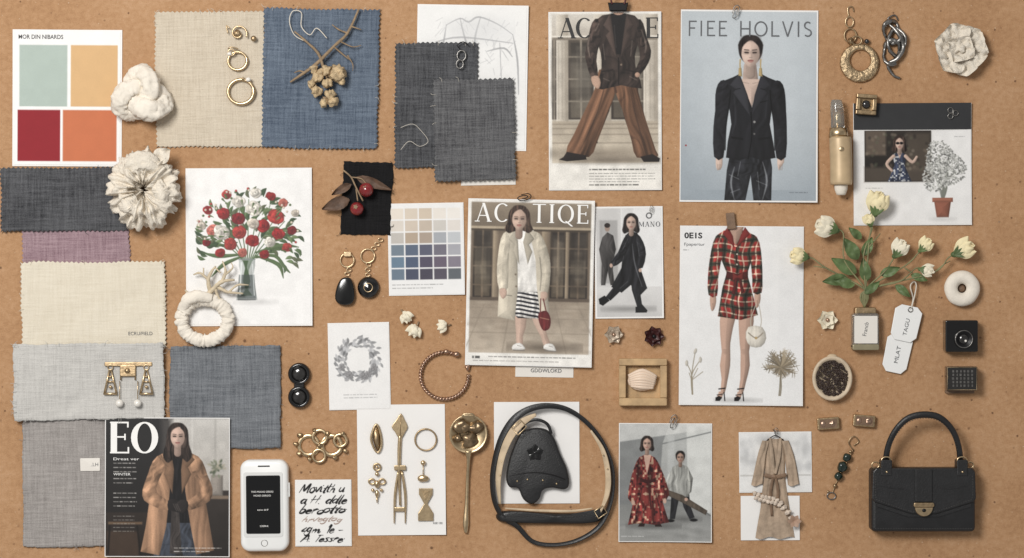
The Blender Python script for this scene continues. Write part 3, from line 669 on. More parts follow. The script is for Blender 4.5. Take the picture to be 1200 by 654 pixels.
C.poly([(848,94),(841,99),(838,112),(838,130),(836,150),(837,184),(848,185),(850,160),(852,140),(855,122),(855,104)],dk(bl,1.12),sm=2,fold=.45,fd=40,edge=.25,fw=8,fl=12); C.poly([(910,94),(917,99),(920,112),(921,130),(922,150),(921,184),(910,185),(908,160),(906,140),(903,122),(903,104)],dk(bl,.96),sm=2,fold=.45,fd=-40,edge=.25,fw=8,fl=12)
C.st([(856,106),(854,126),(851,148),(850,176)],.5,(8,8,9),soft=1.2); C.st([(902,106),(904,126),(907,148),(908,176)],.5,(8,8,9),soft=1.2)
C.poly([(866,86),(855,100),(862,105),(859,109),(879,136),(876,112)],(54,54,60),sm=0,edge=.4,er=1.2); C.poly([(892,86),(903,100),(896,105),(899,109),(881,136),(884,112)],(46,46,52),sm=0,edge=.4,er=1.2); C.st([(862,105),(867,104)],.4,(14,14,16)); C.st([(896,105),(891,104)],.4,(14,14,16))
C.st([(880,132),(881,160),(877,186)],.5,(8,8,10)); C.ell(884,143,1.4,1.4,(140,138,136)); C.ell(884,157,1.2,1.2,(96,94,92)); C.poly([(857,160),(871,162),(871,164.5),(857,162.5)],(18,18,20),sm=0); C.poly([(889,162),(903,160),(903,162.5),(889,164.5)],(18,18,20),sm=0); C.st([(891,120),(899,118)],.6,(16,16,18))
for q in ([(860,112),(862,140),(858,156)],[(899,112),(897,138)],[(852,98),(846,104)]): C.st(q,[.2,1,.2],(72,74,82),al=.4,soft=2.4)
head(C,879,62,18,sk,(36,29,28))
C.ell(879,45,10,3.2,(60,50,48),soft=3,al=.6)
for x in (867,891): C.st([(x,70),(x-.3,76),(x,80)],.8,(180,152,98)); C.poly([(x-1.8,80),(x+1.4,80),(x+2.2,90),(x-2.2,89)],(188,160,104),sm=1,edge=.4,er=1)
C.ell(804,171,1,1,(160,40,40)); C.greek(925,225,952,1,3,(90,96,104)); C.grain(.035,.012); T.canvas(C)
T.serif('FIEE HOLVIS',805,25,146,18,INKG,TH=.09,th=.09,sf=False)
# ============================================================ CREAM COAT COVER
T=sheet('note_tag',604,420,672,442,.6,'grey paper tag peeking out beneath a magazine','tag',r=-1,m=CREAMP); T.text('GDDWLOKD',622,432,36,4.4,INKG)
T=sheet('fashion_magazine',547,234,695,429,3.4,'magazine cover with model in long cream coat','magazine',r=-1.2,lift=(0,3,4,2),group='fashion magazines')
C=Cv(548,235,694,428,(229,225,218),2); C.rect(551,238,691,414,(112,96,80)); C.rect(551,238,691,268,(144,128,108),(112,98,82))
for x0,x1 in ((554,576),(644,662),(666,688)):
    C.rect(x0,270,x1,350,(70,60,50),(44,38,34)); C.rect(x0+2,272,x1-2,348,(50,44,40),(88,76,62))
    C.rect((x0+x1)/2-.8,270,(x0+x1)/2+.8,350,(120,100,80))
    for y in (290,312,334): C.rect(x0,y,x1,y+1.4,(112,94,76))
    for k in range(14): C.rect(rnd.uniform(x0,x0+12),rnd.uniform(272,320),rnd.uniform(x1-9,x1),rnd.uniform(312,346),rnd.choice([(178,160,132),(30,26,24),(120,110,98)]),al=.16,soft=2)
for x0,x1 in ((577,584),(634,643),(662,666)): C.rect(x0,270,x1,352,(170,150,122),(112,96,80),hor=True)
C.rect(551,266,691,269,(176,158,132)); C.rect(551,269,691,271,(70,60,50))
C.rect(551,350,691,414,(146,130,112),(184,168,148)); C.rect(551,349,691,353,(92,78,66))
for y in (361,373,390): C.rect(551,y,691,y+1,(132,118,102),al=.6)
for x in (570,600,650,676): C.st([(x,353),(x+(x-620)*.5,414)],.5,(132,118,102),al=.6,sm=0)
for i in range(40): C.ell(rnd.uniform(551,691),rnd.uniform(355,412),rnd.uniform(3,9),rnd.uniform(1,2),rnd.choice([(196,182,162),(128,112,96)]),soft=3,al=.3)
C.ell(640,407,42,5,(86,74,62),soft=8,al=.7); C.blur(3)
sk=(200,166,146)
C.poly([(605,366),(617,366),(617,384),(614,394),(614,405),(607,405),(606,392),(605,380)],sk,sm=2,edge=.25,er=2.5); C.poly([(623,366),(634,366),(640,384),(643,394),(646,403),(639,405),(635,394),(628,382)],sk,sm=2,edge=.25,er=2.5)
for x,a in ((609,-4),(646,14)): C.poly(rot([(x-6,404),(x+2,402),(x+7,407),(x+7,410),(x-7,410)],a,x,407),(226,222,216),sm=2,edge=.3,er=1.2); C.st([(x-6,410.4),(x+7,411)],.5,(120,112,104)); C.st([(x-1,405),(x+3,406)],.4,(150,144,138))
def stripe(per,a,b,hor=True,tilt=0,bend=0):
    a,b=np.array(a,float),np.array(b,float)
    return lambda X,Y:a+(b-a)*np.clip((np.sin(((Y+bend*(X-618)**2+.8*np.sin(X/5))+tilt*X)*2*pi/per)*2+.5),0,1)[...,None]
C.poly([(603,338),(634,338),(639,369),(632,373),(608,373),(603,369)],(0,0,0),sm=1,tex=stripe(4.8,(222,218,212),(48,48,56),tilt=-.12,bend=-.01),edge=.25,fold=.3)
C.poly([(600,270),(624,270),(631,300),(633,342),(602,343),(598,300)],(228,224,218),sm=1,edge=.15,fold=.16,fw=8,fl=20)
ct=(208,196,174)
C.poly([(602,268),(592,272),(587,290),(585,330),(584,372),(604,376),(607,340),(606,308),(603,290),(606,276)],ct,sm=1,fold=.14,edge=.2,er=4,fw=9,fl=80); C.poly([(616,268),(628,272),(636,290),(640,330),(645,368),(634,371),(629,335),(627,304),(622,284)],dk(ct,.93),sm=1,fold=.14,edge=.2,er=4,fw=9,fl=80)
C.poly([(592,272),(586,280),(583,300),(582,320),(585,340),(594,340),(594,318),(595,300),(597,284)],dk(ct,1.04),sm=2,edge=.25,er=2.5,fold=.18,fd=50,fw=8,fl=12); C.poly([(628,272),(636,280),(643,300),(645,318),(642,344),(633,343),(635,320),(632,304),(627,288)],dk(ct,.95),sm=2,edge=.25,er=2.5,fold=.18,fd=-50,fw=8,fl=12)
C.st([(595,298),(595,320),(595,338)],.5,dk(ct,.55),al=.7,soft=1.2); C.st([(632,302),(634,322),(633,340)],.5,dk(ct,.55),al=.7,soft=1.2)
C.poly([(603,268),(595,281),(602,287),(600,295),(608,310),(606,284)],dk(ct,.86),sm=0,edge=.35,er=1); C.poly([(616,268),(625,280),(619,287),(623,295),(618,310),(612,284)],dk(ct,.82),sm=0,edge=.35,er=1); C.st([(588,346),(600,347)],.6,dk(ct,.55),al=.7); C.ell(604,322,1.2,1.2,(120,106,90)); C.ell(605,336,1.2,1.2,(120,106,90))
C.poly([(586,339),(593,339),(594,346),(590,351),(586,346)],sk,sm=2,edge=.25,er=1); C.poly([(634,342),(641,342),(642,348),(638,353),(634,349)],sk,sm=2,edge=.25,er=1)
C.st([(637,350),(641,366)],.6,(104,44,42)); C.st([(634,350),(634,366)],.6,(104,44,42)); C.poly([(632,367),(641,364),(646,373),(645,384),(638,387),(633,378)],(126,40,42),sm=3,edge=.35,er=2,fold=.3); C.st([(634,372),(644,374)],.5,(200,160,120),al=.6)
head(C,607,257,14,sk,(70,52,43),long=1.2,part=.1,curl=.1); C.grain(.05,.05)
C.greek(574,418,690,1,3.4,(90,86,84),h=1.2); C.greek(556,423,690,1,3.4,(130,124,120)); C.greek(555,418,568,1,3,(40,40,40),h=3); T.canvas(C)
T.serif('AC',556,239,40,22,INKW,TH=.14,th=.05); T.serif('TIQE',622,239,66,22,INKW,TH=.14,th=.05); 
# ============================================================ STRIDING PRINT
T=sheet('fashion_print',697,242,777,373,1.8,'glossy print of woman striding in black coat','print',r=.6,lift=(0,0,3,0))
C=Cv(699,244,775,371,(222,221,220),2.2); C.rect(699,244,728,371,(198,196,194)); C.rect(729,244,742,340,(208,207,206)); C.rect(699,336,775,371,(206,204,202),(190,188,186)); C.rect(703,258,724,332,(140,138,136),al=.6,soft=2); C.rect(706,262,710,330,(170,168,166),al=.7)
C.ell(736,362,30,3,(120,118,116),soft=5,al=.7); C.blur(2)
C.poly([(706,278),(712,272),(719,276),(722,292),(719,304),(718,316),(720,334),(715,334),(712,318),(709,334),(704,334),(705,308),(702,292)],(72,69,68),sm=1,fold=.5,edge=.2); C.ell(712,267,3,4.2,(156,132,118)); C.ell(712,264,3.4,2.8,(46,38,36))
bk=(30,30,33)
C.poly([(733,312),(744,314),(732,336),(715,352),(709,348),(722,332)],bk,sm=1,fold=.6,fd=30,edge=.2,er=2); C.poly([(738,312),(750,312),(749,338),(752,359),(746,360),(740,340)],bk,sm=1,fold=.6,edge=.2,er=2); C.poly([(701,350),(708,346),(714,352),(706,358),(702,356)],(20,20,22),sm=1); C.poly([(744,360),(752,357),(758,364),(757,366.5),(744,366.5)],(20,20,22),sm=1)
C.poly([(733,276),(739,271),(747,273),(752,290),(750,314),(758,338),(748,348),(739,334),(728,343),(716,336),(728,314),(730,294)],bk,sm=1,fold=.8,fd=14,edge=.2,fw=6,fl=26)
C.poly([(734,276),(729,284),(724,296),(716,306),(719,312),(729,306),(735,294),(738,284)],dk(bk,1.25),sm=2,fold=.8,fd=50,edge=.25,er=2,fl=7); C.ell(716,311,1.8,2.4,(192,160,142)); C.poly([(747,274),(754,284),(757,298),(753,314),(747,312),(749,298),(745,286)],dk(bk,1.1),sm=2,fold=.8,fd=-50,edge=.25,er=2,fl=7); C.ell(750,317,1.8,2.2,(192,160,142))
for q in ([(741,286),(744,310),(752,336)],[(731,300),(726,320)],[(747,284),(749,300)],[(735,330),(726,338)],[(736,280),(730,292)]): C.st(q,[.1,.8,.1],(150,150,156),al=.5,soft=1.3)
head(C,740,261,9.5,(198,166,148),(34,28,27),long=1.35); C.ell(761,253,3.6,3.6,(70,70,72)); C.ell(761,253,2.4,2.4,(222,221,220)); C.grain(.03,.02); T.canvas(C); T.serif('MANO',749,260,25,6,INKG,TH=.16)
# ============================================================ PLAID DRESS PRINT
T=sheet('fashion_print',796,265,941,475,1.4,'white lookbook page with plaid shirt dress','print',r=-.5,lift=(0,0,5,3))
C=Cv(797,266,940,474,(227,226,225),2); sk=(196,156,134)
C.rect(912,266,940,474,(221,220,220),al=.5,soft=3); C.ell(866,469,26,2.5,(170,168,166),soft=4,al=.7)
C.poly([(845,364),(862,364),(859,384),(856,402),(856,414),(856,428),(853,446),(850,460),(845,460),(846,444),(844,428),(846,412),(844,392)],sk,sm=2,edge=.28,er=3,lit=.25); C.poly([(867,364),(883,364),(881,392),(878,412),(879,428),(875,446),(871,461),(866,461),(868,444),(868,428),(868,412),(866,390)],dk(sk,.97),sm=2,edge=.28,er=3,lit=.25)
for x in (851,873): C.ell(x,413,3,2.4,dk(sk,.84),soft=2.5,al=.6); C.st([(x-3,410),(x+3,410)],.4,dk(sk,.8),soft=1.4,al=.6)
for x in (846,868):
    C.poly([(x-3,459),(x+3,459),(x+1,465),(x-3,469),(x-6,468)],sk,sm=1,edge=.2,er=1); C.poly([(x-7,466),(x-3,464),(x+1,466),(x-2,470),(x-7,470)],(28,22,22),sm=1); C.st([(x-3,456),(x+4,455)],.7,(28,22,22)); C.st([(x+3,460),(x+4,469.5)],.6,(20,16,16)); C.st([(x-5,463),(x+1,462)],.5,(28,22,22))
def plaid(X,Y):
    r=np.zeros(X.shape+(3,))+np.array((160,44,40.)); Xw=X+1.4*np.sin(Y/9)+.8*np.sin(Y/4+X/9); Yw=Y+1.3*np.sin(X/7); a=(Xw+.08*Y)%15; b=(Yw-.08*X)%16
    g=np.array((46,70,54.))
    for q in (a,b):
        w=(np.clip(np.minimum(q,5.6-q)*2,0,1)*.62)[...,None]; r=r*(1-w)+g*w
    for q,c,k in ((np.abs(a-10.2),(220,204,172),.75),(np.abs(b-11),(220,204,172),.75),(np.abs(a-2.8),(24,30,28),.6),(np.abs(b-2.8),(24,30,28),.6)):
        w=np.clip(1.3-q,0,1)[...,None]*k; r=r*(1-w)+np.array(c,float)*w
    return r
for x,y in ((835,346),(887,342)): C.poly([(x-3,y),(x+3,y),(x+4,y+8),(x+2,y+16),(x-1,y+19),(x-3,y+12)],sk,sm=2,edge=.3,er=1.2); C.st([(x,y+10),(x+.6,y+17)],.35,dk(sk,.65),al=.7)
C.poly([(848,270),(872,270),(884,276),(883,296),(875,321),(880,338),(888,369),(868,375),(841,371),(846,338),(851,320),(841,296),(839,276)],(0,0,0),sm=1,tex=plaid,fold=.5,edge=.25,er=4,fw=7,fl=26)
C.poly([(841,275),(835,284),(831,304),(829,326),(830,346),(840,347),(841,328),(844,308),(847,290)],(0,0,0),sm=2,tex=plaid,edge=.35,er=2.5,fold=.6,fd=45,fw=6,fl=9); C.poly([(882,275),(889,284),(892,304),(893,326),(892,343),(882,343),(881,326),(879,308),(876,290)],(0,0,0),sm=2,tex=plaid,edge=.35,er=2.5,fold=.6,fd=-45,fw=6,fl=9)
C.poly([(853,265),(871,265),(866,280),(861,288),(857,280)],dk(sk,.9),sm=1,edge=.15); C.poly([(852,266),(846,274),(855,285),(860,291),(858,277)],(138,44,40),sm=0,edge=.45,er=1.2); C.poly([(872,266),(878,274),(868,285),(862,291),(867,276)],(138,44,40),sm=0,edge=.45,er=1.2)
C.poly([(851,318),(863,321),(876,318),(876,326),(863,329),(850,326)],(84,34,32),sm=1,edge=.4,er=1.2); C.poly([(858,319),(864,323),(871,318),(870,328),(864,326),(858,330)],(128,44,40),sm=1,edge=.5,er=1); C.poly([(861,326),(864,328),(861,346),(857,344)],(96,36,34),sm=0,edge=.4,er=1); C.poly([(865,326),(868,328),(872,342),(868,344)],(96,36,34),sm=0,edge=.4,er=1); C.st([(862,290),(863,320)],.5,(50,24,22)); C.st([(863,330),(864,374)],.5,(50,24,22))
for y in (298,310): C.ell(863,y,.9,.9,(210,200,180))
C.st([(886,356),(880,372),(880,384)],.5,(180,170,154)); C.st([(889,356),(892,374),(891,384)],.5,(180,170,154)); C.poly([(877,383),(893,383),(898,396),(892,406),(880,406),(874,396)],(216,208,194),sm=2,edge=.3,fold=.12); C.st([(877,390),(886,396),(894,390)],.7,(150,138,122)); C.ell(886,396,1.6,1.6,(180,150,100))
for i in range(90):
    a=rnd.uniform(-pi,pi); R=rnd.uniform(13,23)*(1 if sin(a)<.5 else .7); g=rnd.uniform(.65,1.35); x1,y1=915+R*cos(a),428+R*.95*sin(a); C.st([(915,430),(915+R*.5*cos(a+.08),429+R*.5*sin(a+.08)),(x1,y1)],[.5,.7,.15],dk((128,114,92),g),al=.85,soft=.8)
    for k in range(3): q=.5+.16*k; C.st([(915+R*q*cos(a),429+R*q*sin(a)),(915+R*(q+.14)*cos(a+.25*(-1)**k),429+R*(q+.14)*sin(a+.25*(-1)**k))],[.35,.15],dk((128,114,92),g),al=.8,soft=.8)
for k in range(3): C.st([(915,434),(914+k,452),(913+k,463)],.45,(120,108,86))
for x,h,c in ((805,36,0),(815,50,1),(821,40,0)):
    C.st([(812,462),(811,440),(x,462-h)],[.8,.4],(150,138,116)); C.ell(x,462-h,1.8,3.4,(204,196,182),r=20*c,edge=.3,er=1); C.st([(811,446),(x+3,452-h*.4)],.4,(150,138,116))
C.greek(800,293,808,1,3,(120,120,120)); C.grain(.03,.012); T.canvas(C)
T.text('0E1S',801,273,21,7,INKB,bold=.03); T.text('Fpapertur',801,285,24,4.5,INKG)
# ============================================================ RED ROBE PHOTO
T=sheet('fashion_photo',725,496,834,635,1.2,'photo of woman in red gown and man in grey','photo',r=-.3,lift=(0,0,4,2))
C=Cv(726,497,833,634,(150,152,150),2.2); C.rect(726,497,833,634,(176,178,175),(150,150,148)); C.rect(726,586,833,634,(122,123,121),(148,148,145))
C.poly([(726,497),(784,497),(776,520),(772,586),(726,592)],(120,122,122),sm=0,al=.85); C.poly([(804,497),(833,497),(833,604),(806,586)],(206,207,203),sm=0,al=.9); C.poly([(726,497),(833,497),(833,502),(726,518)],(212,212,208),sm=0,al=.7); C.st([(776,520),(833,506)],.6,(110,112,112)); C.st([(806,586),(833,604)],.8,(98,100,100)); C.st([(772,586),(806,586)],.8,(98,100,100)); C.rect(782,510,790,560,(196,198,196),al=.5,soft=3)
for i in range(30): C.ell(rnd.uniform(728,832),rnd.uniform(592,632),rnd.uniform(4,10),rnd.uniform(1,2),rnd.choice([(164,164,162),(112,112,110)]),soft=3,al=.3)
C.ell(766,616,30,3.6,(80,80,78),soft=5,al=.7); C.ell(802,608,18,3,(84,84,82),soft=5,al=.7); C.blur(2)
C.poly([(787,574),(798,574),(794,592),(791,608),(785,608),(786,592)],(36,36,40),sm=1,fold=.5,edge=.2,er=2); C.poly([(796,574),(807,574),(809,592),(814,606),(808,608),(801,594)],(36,36,40),sm=1,fold=.5,edge=.2,er=2); C.ell(786,610,4.4,1.8,(20,20,20)); C.ell(813,609,4.4,1.8,(20,20,20))
C.poly([(788,547),(797,543),(806,547),(809,562),(807,582),(787,582),(785,562)],(158,158,152),sm=1,fold=.4,edge=.2); C.poly([(806,548),(812,560),(810,576),(804,582),(802,576),(805,564)],(148,148,142),sm=1,fold=.5,edge=.25,er=1.5); C.poly([(788,548),(781,560),(776,574),(780,579),(787,570),(791,558)],(164,164,158),sm=1,fold=.5,edge=.25,er=1.5)
C.poly([(774,571),(800,580),(829,598),(827,603),(798,588),(773,576)],(88,76,64),sm=1,edge=.3,er=1.5,fold=.3); C.ell(778,577,2,2,(186,148,128)); C.ell(804,585,2,2,(186,148,128)); head(C,797,536,6.8,(178,140,120),(36,30,28))
def robe(X,Y):
    r=np.zeros(X.shape+(3,))+np.array((130,46,42.)); n=vn(X/2.6,Y/3,8); r=r+(np.array((184,144,116.))-r)*np.clip((n-.68)*8,0,1)[...,None]; return r+(np.array((66,28,30.))-r)*np.clip((.26-n)*8,0,1)[...,None]
C.poly([(751,610),(757,610),(755,617),(748,617)],(40,26,24),sm=1); C.poly([(766,610),(772,610),(776,617),(768,617)],(40,26,24),sm=1)
C.poly([(749,536),(757,532),(767,536),(769,548),(768,558),(774,580),(784,612),(768,615),(752,613),(736,615),(744,580),(750,558),(748,548)],(0,0,0),sm=1,tex=robe,fold=.9,edge=.2,fw=6,fl=40)
C.poly([(749,536),(743,548),(738,566),(736,584),(744,590),(750,576),(753,556),(754,544)],(0,0,0),sm=2,tex=robe,edge=.35,er=2,fold=.8); C.poly([(767,536),(774,548),(781,566),(784,580),(776,588),(769,574),(766,556),(764,544)],(0,0,0),sm=2,tex=robe,edge=.35,er=2,fold=.8)
C.poly([(754,533),(763,533),(758,556)],(196,156,136),sm=0); C.poly([(750,560),(759,563),(768,560),(768,564),(759,567),(750,564)],(66,26,26),sm=1,edge=.3,er=1); C.st([(760,566),(763,596)],.9,(72,28,28)); C.ell(742,589,2,3,(196,156,136)); C.ell(779,587,2,2.8,(196,156,136))
C.st([(753,570),(748,592),(744,612)],[.2,.8,.2],(50,20,22),al=.7,soft=1.1); C.st([(766,570),(772,592),(776,610)],[.2,.8,.2],(50,20,22),al=.7,soft=1.1)
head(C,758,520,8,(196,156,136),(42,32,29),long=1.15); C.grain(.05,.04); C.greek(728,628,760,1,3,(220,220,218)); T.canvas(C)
# ============================================================ DARK MAGAZINE
T=sheet('fashion_magazine',124,489,270,652,6.8,'dark magazine cover with model in camel coat','magazine',r=-.2,lift=(0,2,0,0),group='fashion magazines')
C=Cv(125,490,269,651,(38,36,36),2); C.rect(125,490,198,651,(36,35,36),(28,24,22)); C.rect(198,490,270,575,(194,190,184),(168,162,154)); C.rect(232,574,270,651,(54,47,43),(36,31,28)); C.rect(190,490,202,600,(70,66,64),soft=8); C.rect(225,490,227,574,(220,216,210),al=.5,soft=1.5); C.rect(252,490,254,574,(150,146,140),al=.5,soft=1.5)
C.rect(125,600,198,651,(46,37,32),(30,25,22)); C.rect(128,611,168,614,(104,80,58)); C.rect(236,580,269,584,(124,104,86)); C.rect(248,556,262,580,(150,140,130),edge=.4); 
for i in range(40): a=rnd.uniform(0,2*pi); R=rnd.uniform(0,10); C.ell(255+R*cos(a),548+R*sin(a),2.4,1.2,rnd.choice([(120,124,104),(84,92,74),(168,160,140)]),r=math.degrees(a))
C.st([(240,586),(238,648)],1.2,(20,18,18)); C.rect(126,622,164,651,(76,56,42),al=.7,soft=3); C.st([(130,616),(128,648)],1,(24,18,14)); C.st([(162,616),(166,650)],1,(24,18,14)); C.blur(3)
jn=(60,66,78); C.poly([(188,598),(226,598),(234,622),(237,655),(217,655),(211,630),(206,655),(181,655),(184,622)],jn,sm=1,fold=.5,edge=.2,fl=20,fw=6)
C.poly([(194,528),(224,528),(227,560),(226,612),(191,612),(191,560)],(26,25,27),sm=1,fold=.5,edge=.15)
ct=(168,124,92)
C.poly([(200,526),(188,533),(181,548),(177,580),(172,616),(166,646),(188,650),(196,616),(200,575),(200,546)],ct,sm=1,fold=.42,edge=.2,er=4,fw=9,fl=70); C.poly([(217,526),(230,533),(237,548),(241,580),(247,616),(252,644),(231,649),(224,614),(218,575),(218,546)],dk(ct,.9),sm=1,fold=.42,edge=.2,er=4,fw=9,fl=70)
C.poly([(190,532),(180,540),(174,556),(168,574),(170,586),(184,594),(198,597),(200,588),(188,580),(184,572),(189,558),(194,546)],dk(ct,1.06),sm=2,fold=.5,fd=50,edge=.28,er=3,fw=8,fl=12); C.poly([(228,532),(238,540),(244,556),(250,572),(247,586),(233,594),(220,597),(218,588),(230,580),(235,572),(229,558),(224,546)],dk(ct,.97),sm=2,fold=.5,fd=-50,edge=.28,er=3,fw=8,fl=12)
C.poly([(201,525),(190,538),(197,547),(193,555),(203,578),(205,550)],dk(ct,.78),sm=0,edge=.35,er=1.5); C.poly([(216,525),(229,538),(221,547),(225,555),(214,578),(213,550)],dk(ct,.72),sm=0,edge=.35,er=1.5)
C.poly([(198,586),(206,584),(213,590),(211,597),(204,600),(198,596)],(34,30,30),sm=2,edge=.3,er=1,lit=.6); C.poly([(221,587),(213,585),(207,591),(209,598),(216,601),(221,596)],(40,35,34),sm=2,edge=.3,er=1,lit=.6)
for k in range(3): C.st([(204+k*2.2,590),(208+k*2.2,598)],.4,(84,76,72),al=.8)
C.poly([(202,598),(211,600),(214,648),(200,648)],(58,52,50),sm=1,fold=.5)
C.ell(209,529,6.4,6,(26,24,26)); head(C,209,511,14,(204,168,150),(46,36,32),long=2.2,part=.15,curl=.15)
for y,n in ((542,3),(560,2),(577,4)): C.greek(134,y,162,n,5,(210,206,200),h=1.1)
C.greek(134,604,160,5,4.4,(150,146,140)); C.greek(205,641,262,2,4,(226,222,216)); C.grain(.06,.05); T.canvas(C); T.serif('EO',130,494,57,37,INKW,TH=.2,th=.05)
T.text('Dreat ver',134,536,30,3,INKW); T.text('WINTER',134,554,20,2.8,INKW)
# ============================================================ CALLIGRAPHY CARD
T=sheet('calligraphy_card',346,562,412,640,1.2,'white card with black brush lettering','card',r=.4,m=PAPER)
C=Cv(347,563,411,639,(230,228,225),2.4); hr=random.Random(9)
for t,x,y,w_,xh,c,wt in (('Movitth u',351,577,53,5.2,(26,25,26),1),('a H. ddle',352,590,54,4.6,(26,25,26),1),('berootto',351,601,53,4.4,(26,25,26),1.1),('hrvegtog',354,611,46,3.2,(150,122,108),.6),('4gm, 1e -',352,624,50,4.2,(26,25,26),1),('A. Iessre:',352,635,52,4,(26,25,26),1)): hand(C,t,x,y,w_,xh,c,hr,wt)
T.canvas(C,'brush_lettering',INKM)
# ============================================================ cards
T=sheet('jewellery_card',419,474,522,627,1,'white card holding pieces of gold jewellery','card',r=.6,lift=(0,0,2,0),m=PAPER)
T.text('RUBY ORE',507,612,11,2.4,INKG)
T=sheet('backing_card',579,471,679,590,.9,'white card beneath a looped black belt','card',r=.2)
def robe_pic(C):
    for i in range(70):
        x=rnd.uniform(868,950); y=rnd.uniform(514,552); g=rnd.uniform(170,214); C.ell(x,y,rnd.uniform(2,6),rnd.uniform(2,6),(g,g,g),soft=5,al=.5)
T=sheet('coat_print',866,506,951,577,1.2,'print of a long beige belted robe','print',r=.6)
C=Cv(867,507,950,576,(224,223,221)); robe_pic(C); C.rect(867,556,950,558,(196,194,190)); C.grain(.03,.02); T.canvas(C)
T=sheet('coat_print',868,581,937,633,1,'lower white print continuing the beige robe','print',r=.2)
T=Th('miniature_robe',908,570,'long beige belted robe cut-out on hanger','robe',z=1.8)
rb=mat('robe_cloth',(170,144,118),.9,var=.25,vs=.1,bmp=.5,bs=.25,bd=1.5)
def drape(pts,z0,h,fw,fl,fd,sd):
    L,R,Y=pts; n=60; V=[];F=[]; k=16
    ys=np.linspace(Y[0],Y[-1],n); ls=cr(np.column_stack([L,Y]),False,12); rs=cr(np.column_stack([R,Y]),False,12)
    lx=np.interp(ys,ls[:,1],ls[:,0]); rx=np.interp(ys,rs[:,1],rs[:,0])
    for i in range(n):
        for j in range(k+1):
            t=j/k; x=lx[i]+(rx[i]-lx[i])*t; e=min(1,min(t,1-t)*9)
            f=abs(sin((t*fw+.5*mn.noise(Vector((ys[i]/fl,sd,t*2))))*pi)); z=z0*(.2+.8*e)+h*e*(.35+.65*f)
            V.append((x,ys[i]+(1.5*sin(t*fw*pi) if i==n-1 else 0),z))
    for i in range(n-1):
        for j in range(k): q=i*(k+1)+j; F.append((q,q+1,q+k+2,q+k+1))
    return V,F
T.add('robe_body',drape(([899,897,896,893,891,888,885],[918,920,920,922,925,928,931],[514,532,556,575,595,612,630]),1,2.4,4,30,0,2),rb)
T.add('sleeve',drape(([893,888,884,880],[902,898,896,894],[516,532,550,568]),2,2,1.6,14,0,5),rb); T.add('sleeve',drape(([914,919,921,923],[924,930,934,937],[516,532,550,568]),2,2,1.6,14,0,8),rb)
T.add('sash',ribbon([(895,556,5),(907,558.5,5.6),(921,556,5)],2.2,.5),WALNUT); T.add('sash_knot',blob(906,558,5.6,3,2.6,1.4,lump=.2,lf=.3),WALNUT)
T.add('sash_tail',ribbon([(905,559,5.6),(902,578,5),(904,604,4.6)],[1.4,1.7,1.4],.4),WALNUT); T.add('sash_tail',ribbon([(908,559,5.6),(911,576,5),(909,594,4.6)],[1.4,1.7,1.4],.4),WALNUT)
T.add('hanger',tube([(898,516,3.6),(908,510,4),(918,516,3.6)],.6,6),BLACKM); T.add('hanger_hook',tube([(908,511,4),(908,506,4.4),(905,503,4.4)],.5,6),BLACKM)
T.add('lapel',ribbon([(902,513,4.2),(904,534,4.8),(907,555,4.6)],[1.4,2.2,1.2],.5,tilt=8),rb); T.add('lapel',ribbon([(914,513,4.2),(912,534,5),(908,555,5)],[1.4,2.2,1.2],.5,tilt=-8),rb)
T=Th('braided_trim',910,598,'braided beige bead trim lying over a print','trim',z=5)
gs=[]
for i in range(22):
    t=i/21; x=884+46*t; y=580+30*t*t+2.4*sin(t*7); gs.append(blob(x,y+(2.2 if i%2 else -2.2),2,2.9,2.5,2.2,lump=.35,lf=.4,seed=i,na=12,nb=8))
T.add('braid',join(gs),mat('braid_cloth',(206,186,166),.8,var=.3,vs=.3,bmp=.5)); T.add('shell_piece',join([petal(930,610,k*60,8,3.4,2,4,sd=k) for k in range(6)]),mat('shell_piece',(170,132,106),.6,var=.2))
# ============================================================ FOLDER with plant
T=sheet('plant_folder',1000,121,1138,264,1.2,'black and white folder with photo and potted plant','folder',r=.3,lift=(0,3,2,0))
T.add('black_header',prism([(1000.5,121),(1137.5,121),(1137.5,152),(1000.5,152)],0,.3),BLKP,False,on=True,dz=.3)
C=Cv(1001,153,1137,263,(228,226,224),2.2); C.rect(1013,153,1091,213,(50,43,38),(36,32,30)); C.rect(1014,153,1038,182,(96,82,70),soft=3); C.rect(1062,156,1090,200,(78,68,58),soft=5); C.rect(1013,196,1091,213,(96,84,72),soft=4,al=.7)
for i in range(90): C.ell(rnd.uniform(1014,1090),rnd.uniform(155,198),1.8,1.8,rnd.choice([(124,108,90),(72,62,54),(34,30,28),(92,96,74),(150,138,120)]),al=.4,soft=2)
def dots(X,Y):
    r=np.zeros(X.shape+(3,))+np.array((58,66,90.)); n=vn(X/2,Y/2,5); return r+(np.array((176,178,182.))-r)*np.clip((n-.62)*8,0,1)[...,None]
C.poly([(1046,181),(1051,179),(1057,179),(1062,182),(1060,194),(1068,213),(1040,213),(1048,194)],(0,0,0),sm=1,tex=dots,fold=.5,edge=.2); C.st([(1047,183),(1039,192),(1045,200)],[2,1.8,1.4],(200,168,150),edge=.2,er=1); C.st([(1061,183),(1069,190),(1074,184)],[2,1.8,1.4],(200,168,150),edge=.2,er=1); C.poly([(1051,178),(1057,178),(1054,186)],(200,168,150),sm=0); head(C,1054,168,8,(204,170,152),(58,44,38),long=1.3,glass=True,curl=.1)
for i in range(14): C.st([(1104,236),(1104+rnd.uniform(-6,6),215),(1104+rnd.uniform(-22,22),rnd.uniform(172,205))],[.9,.4],(120,122,112),al=.8)
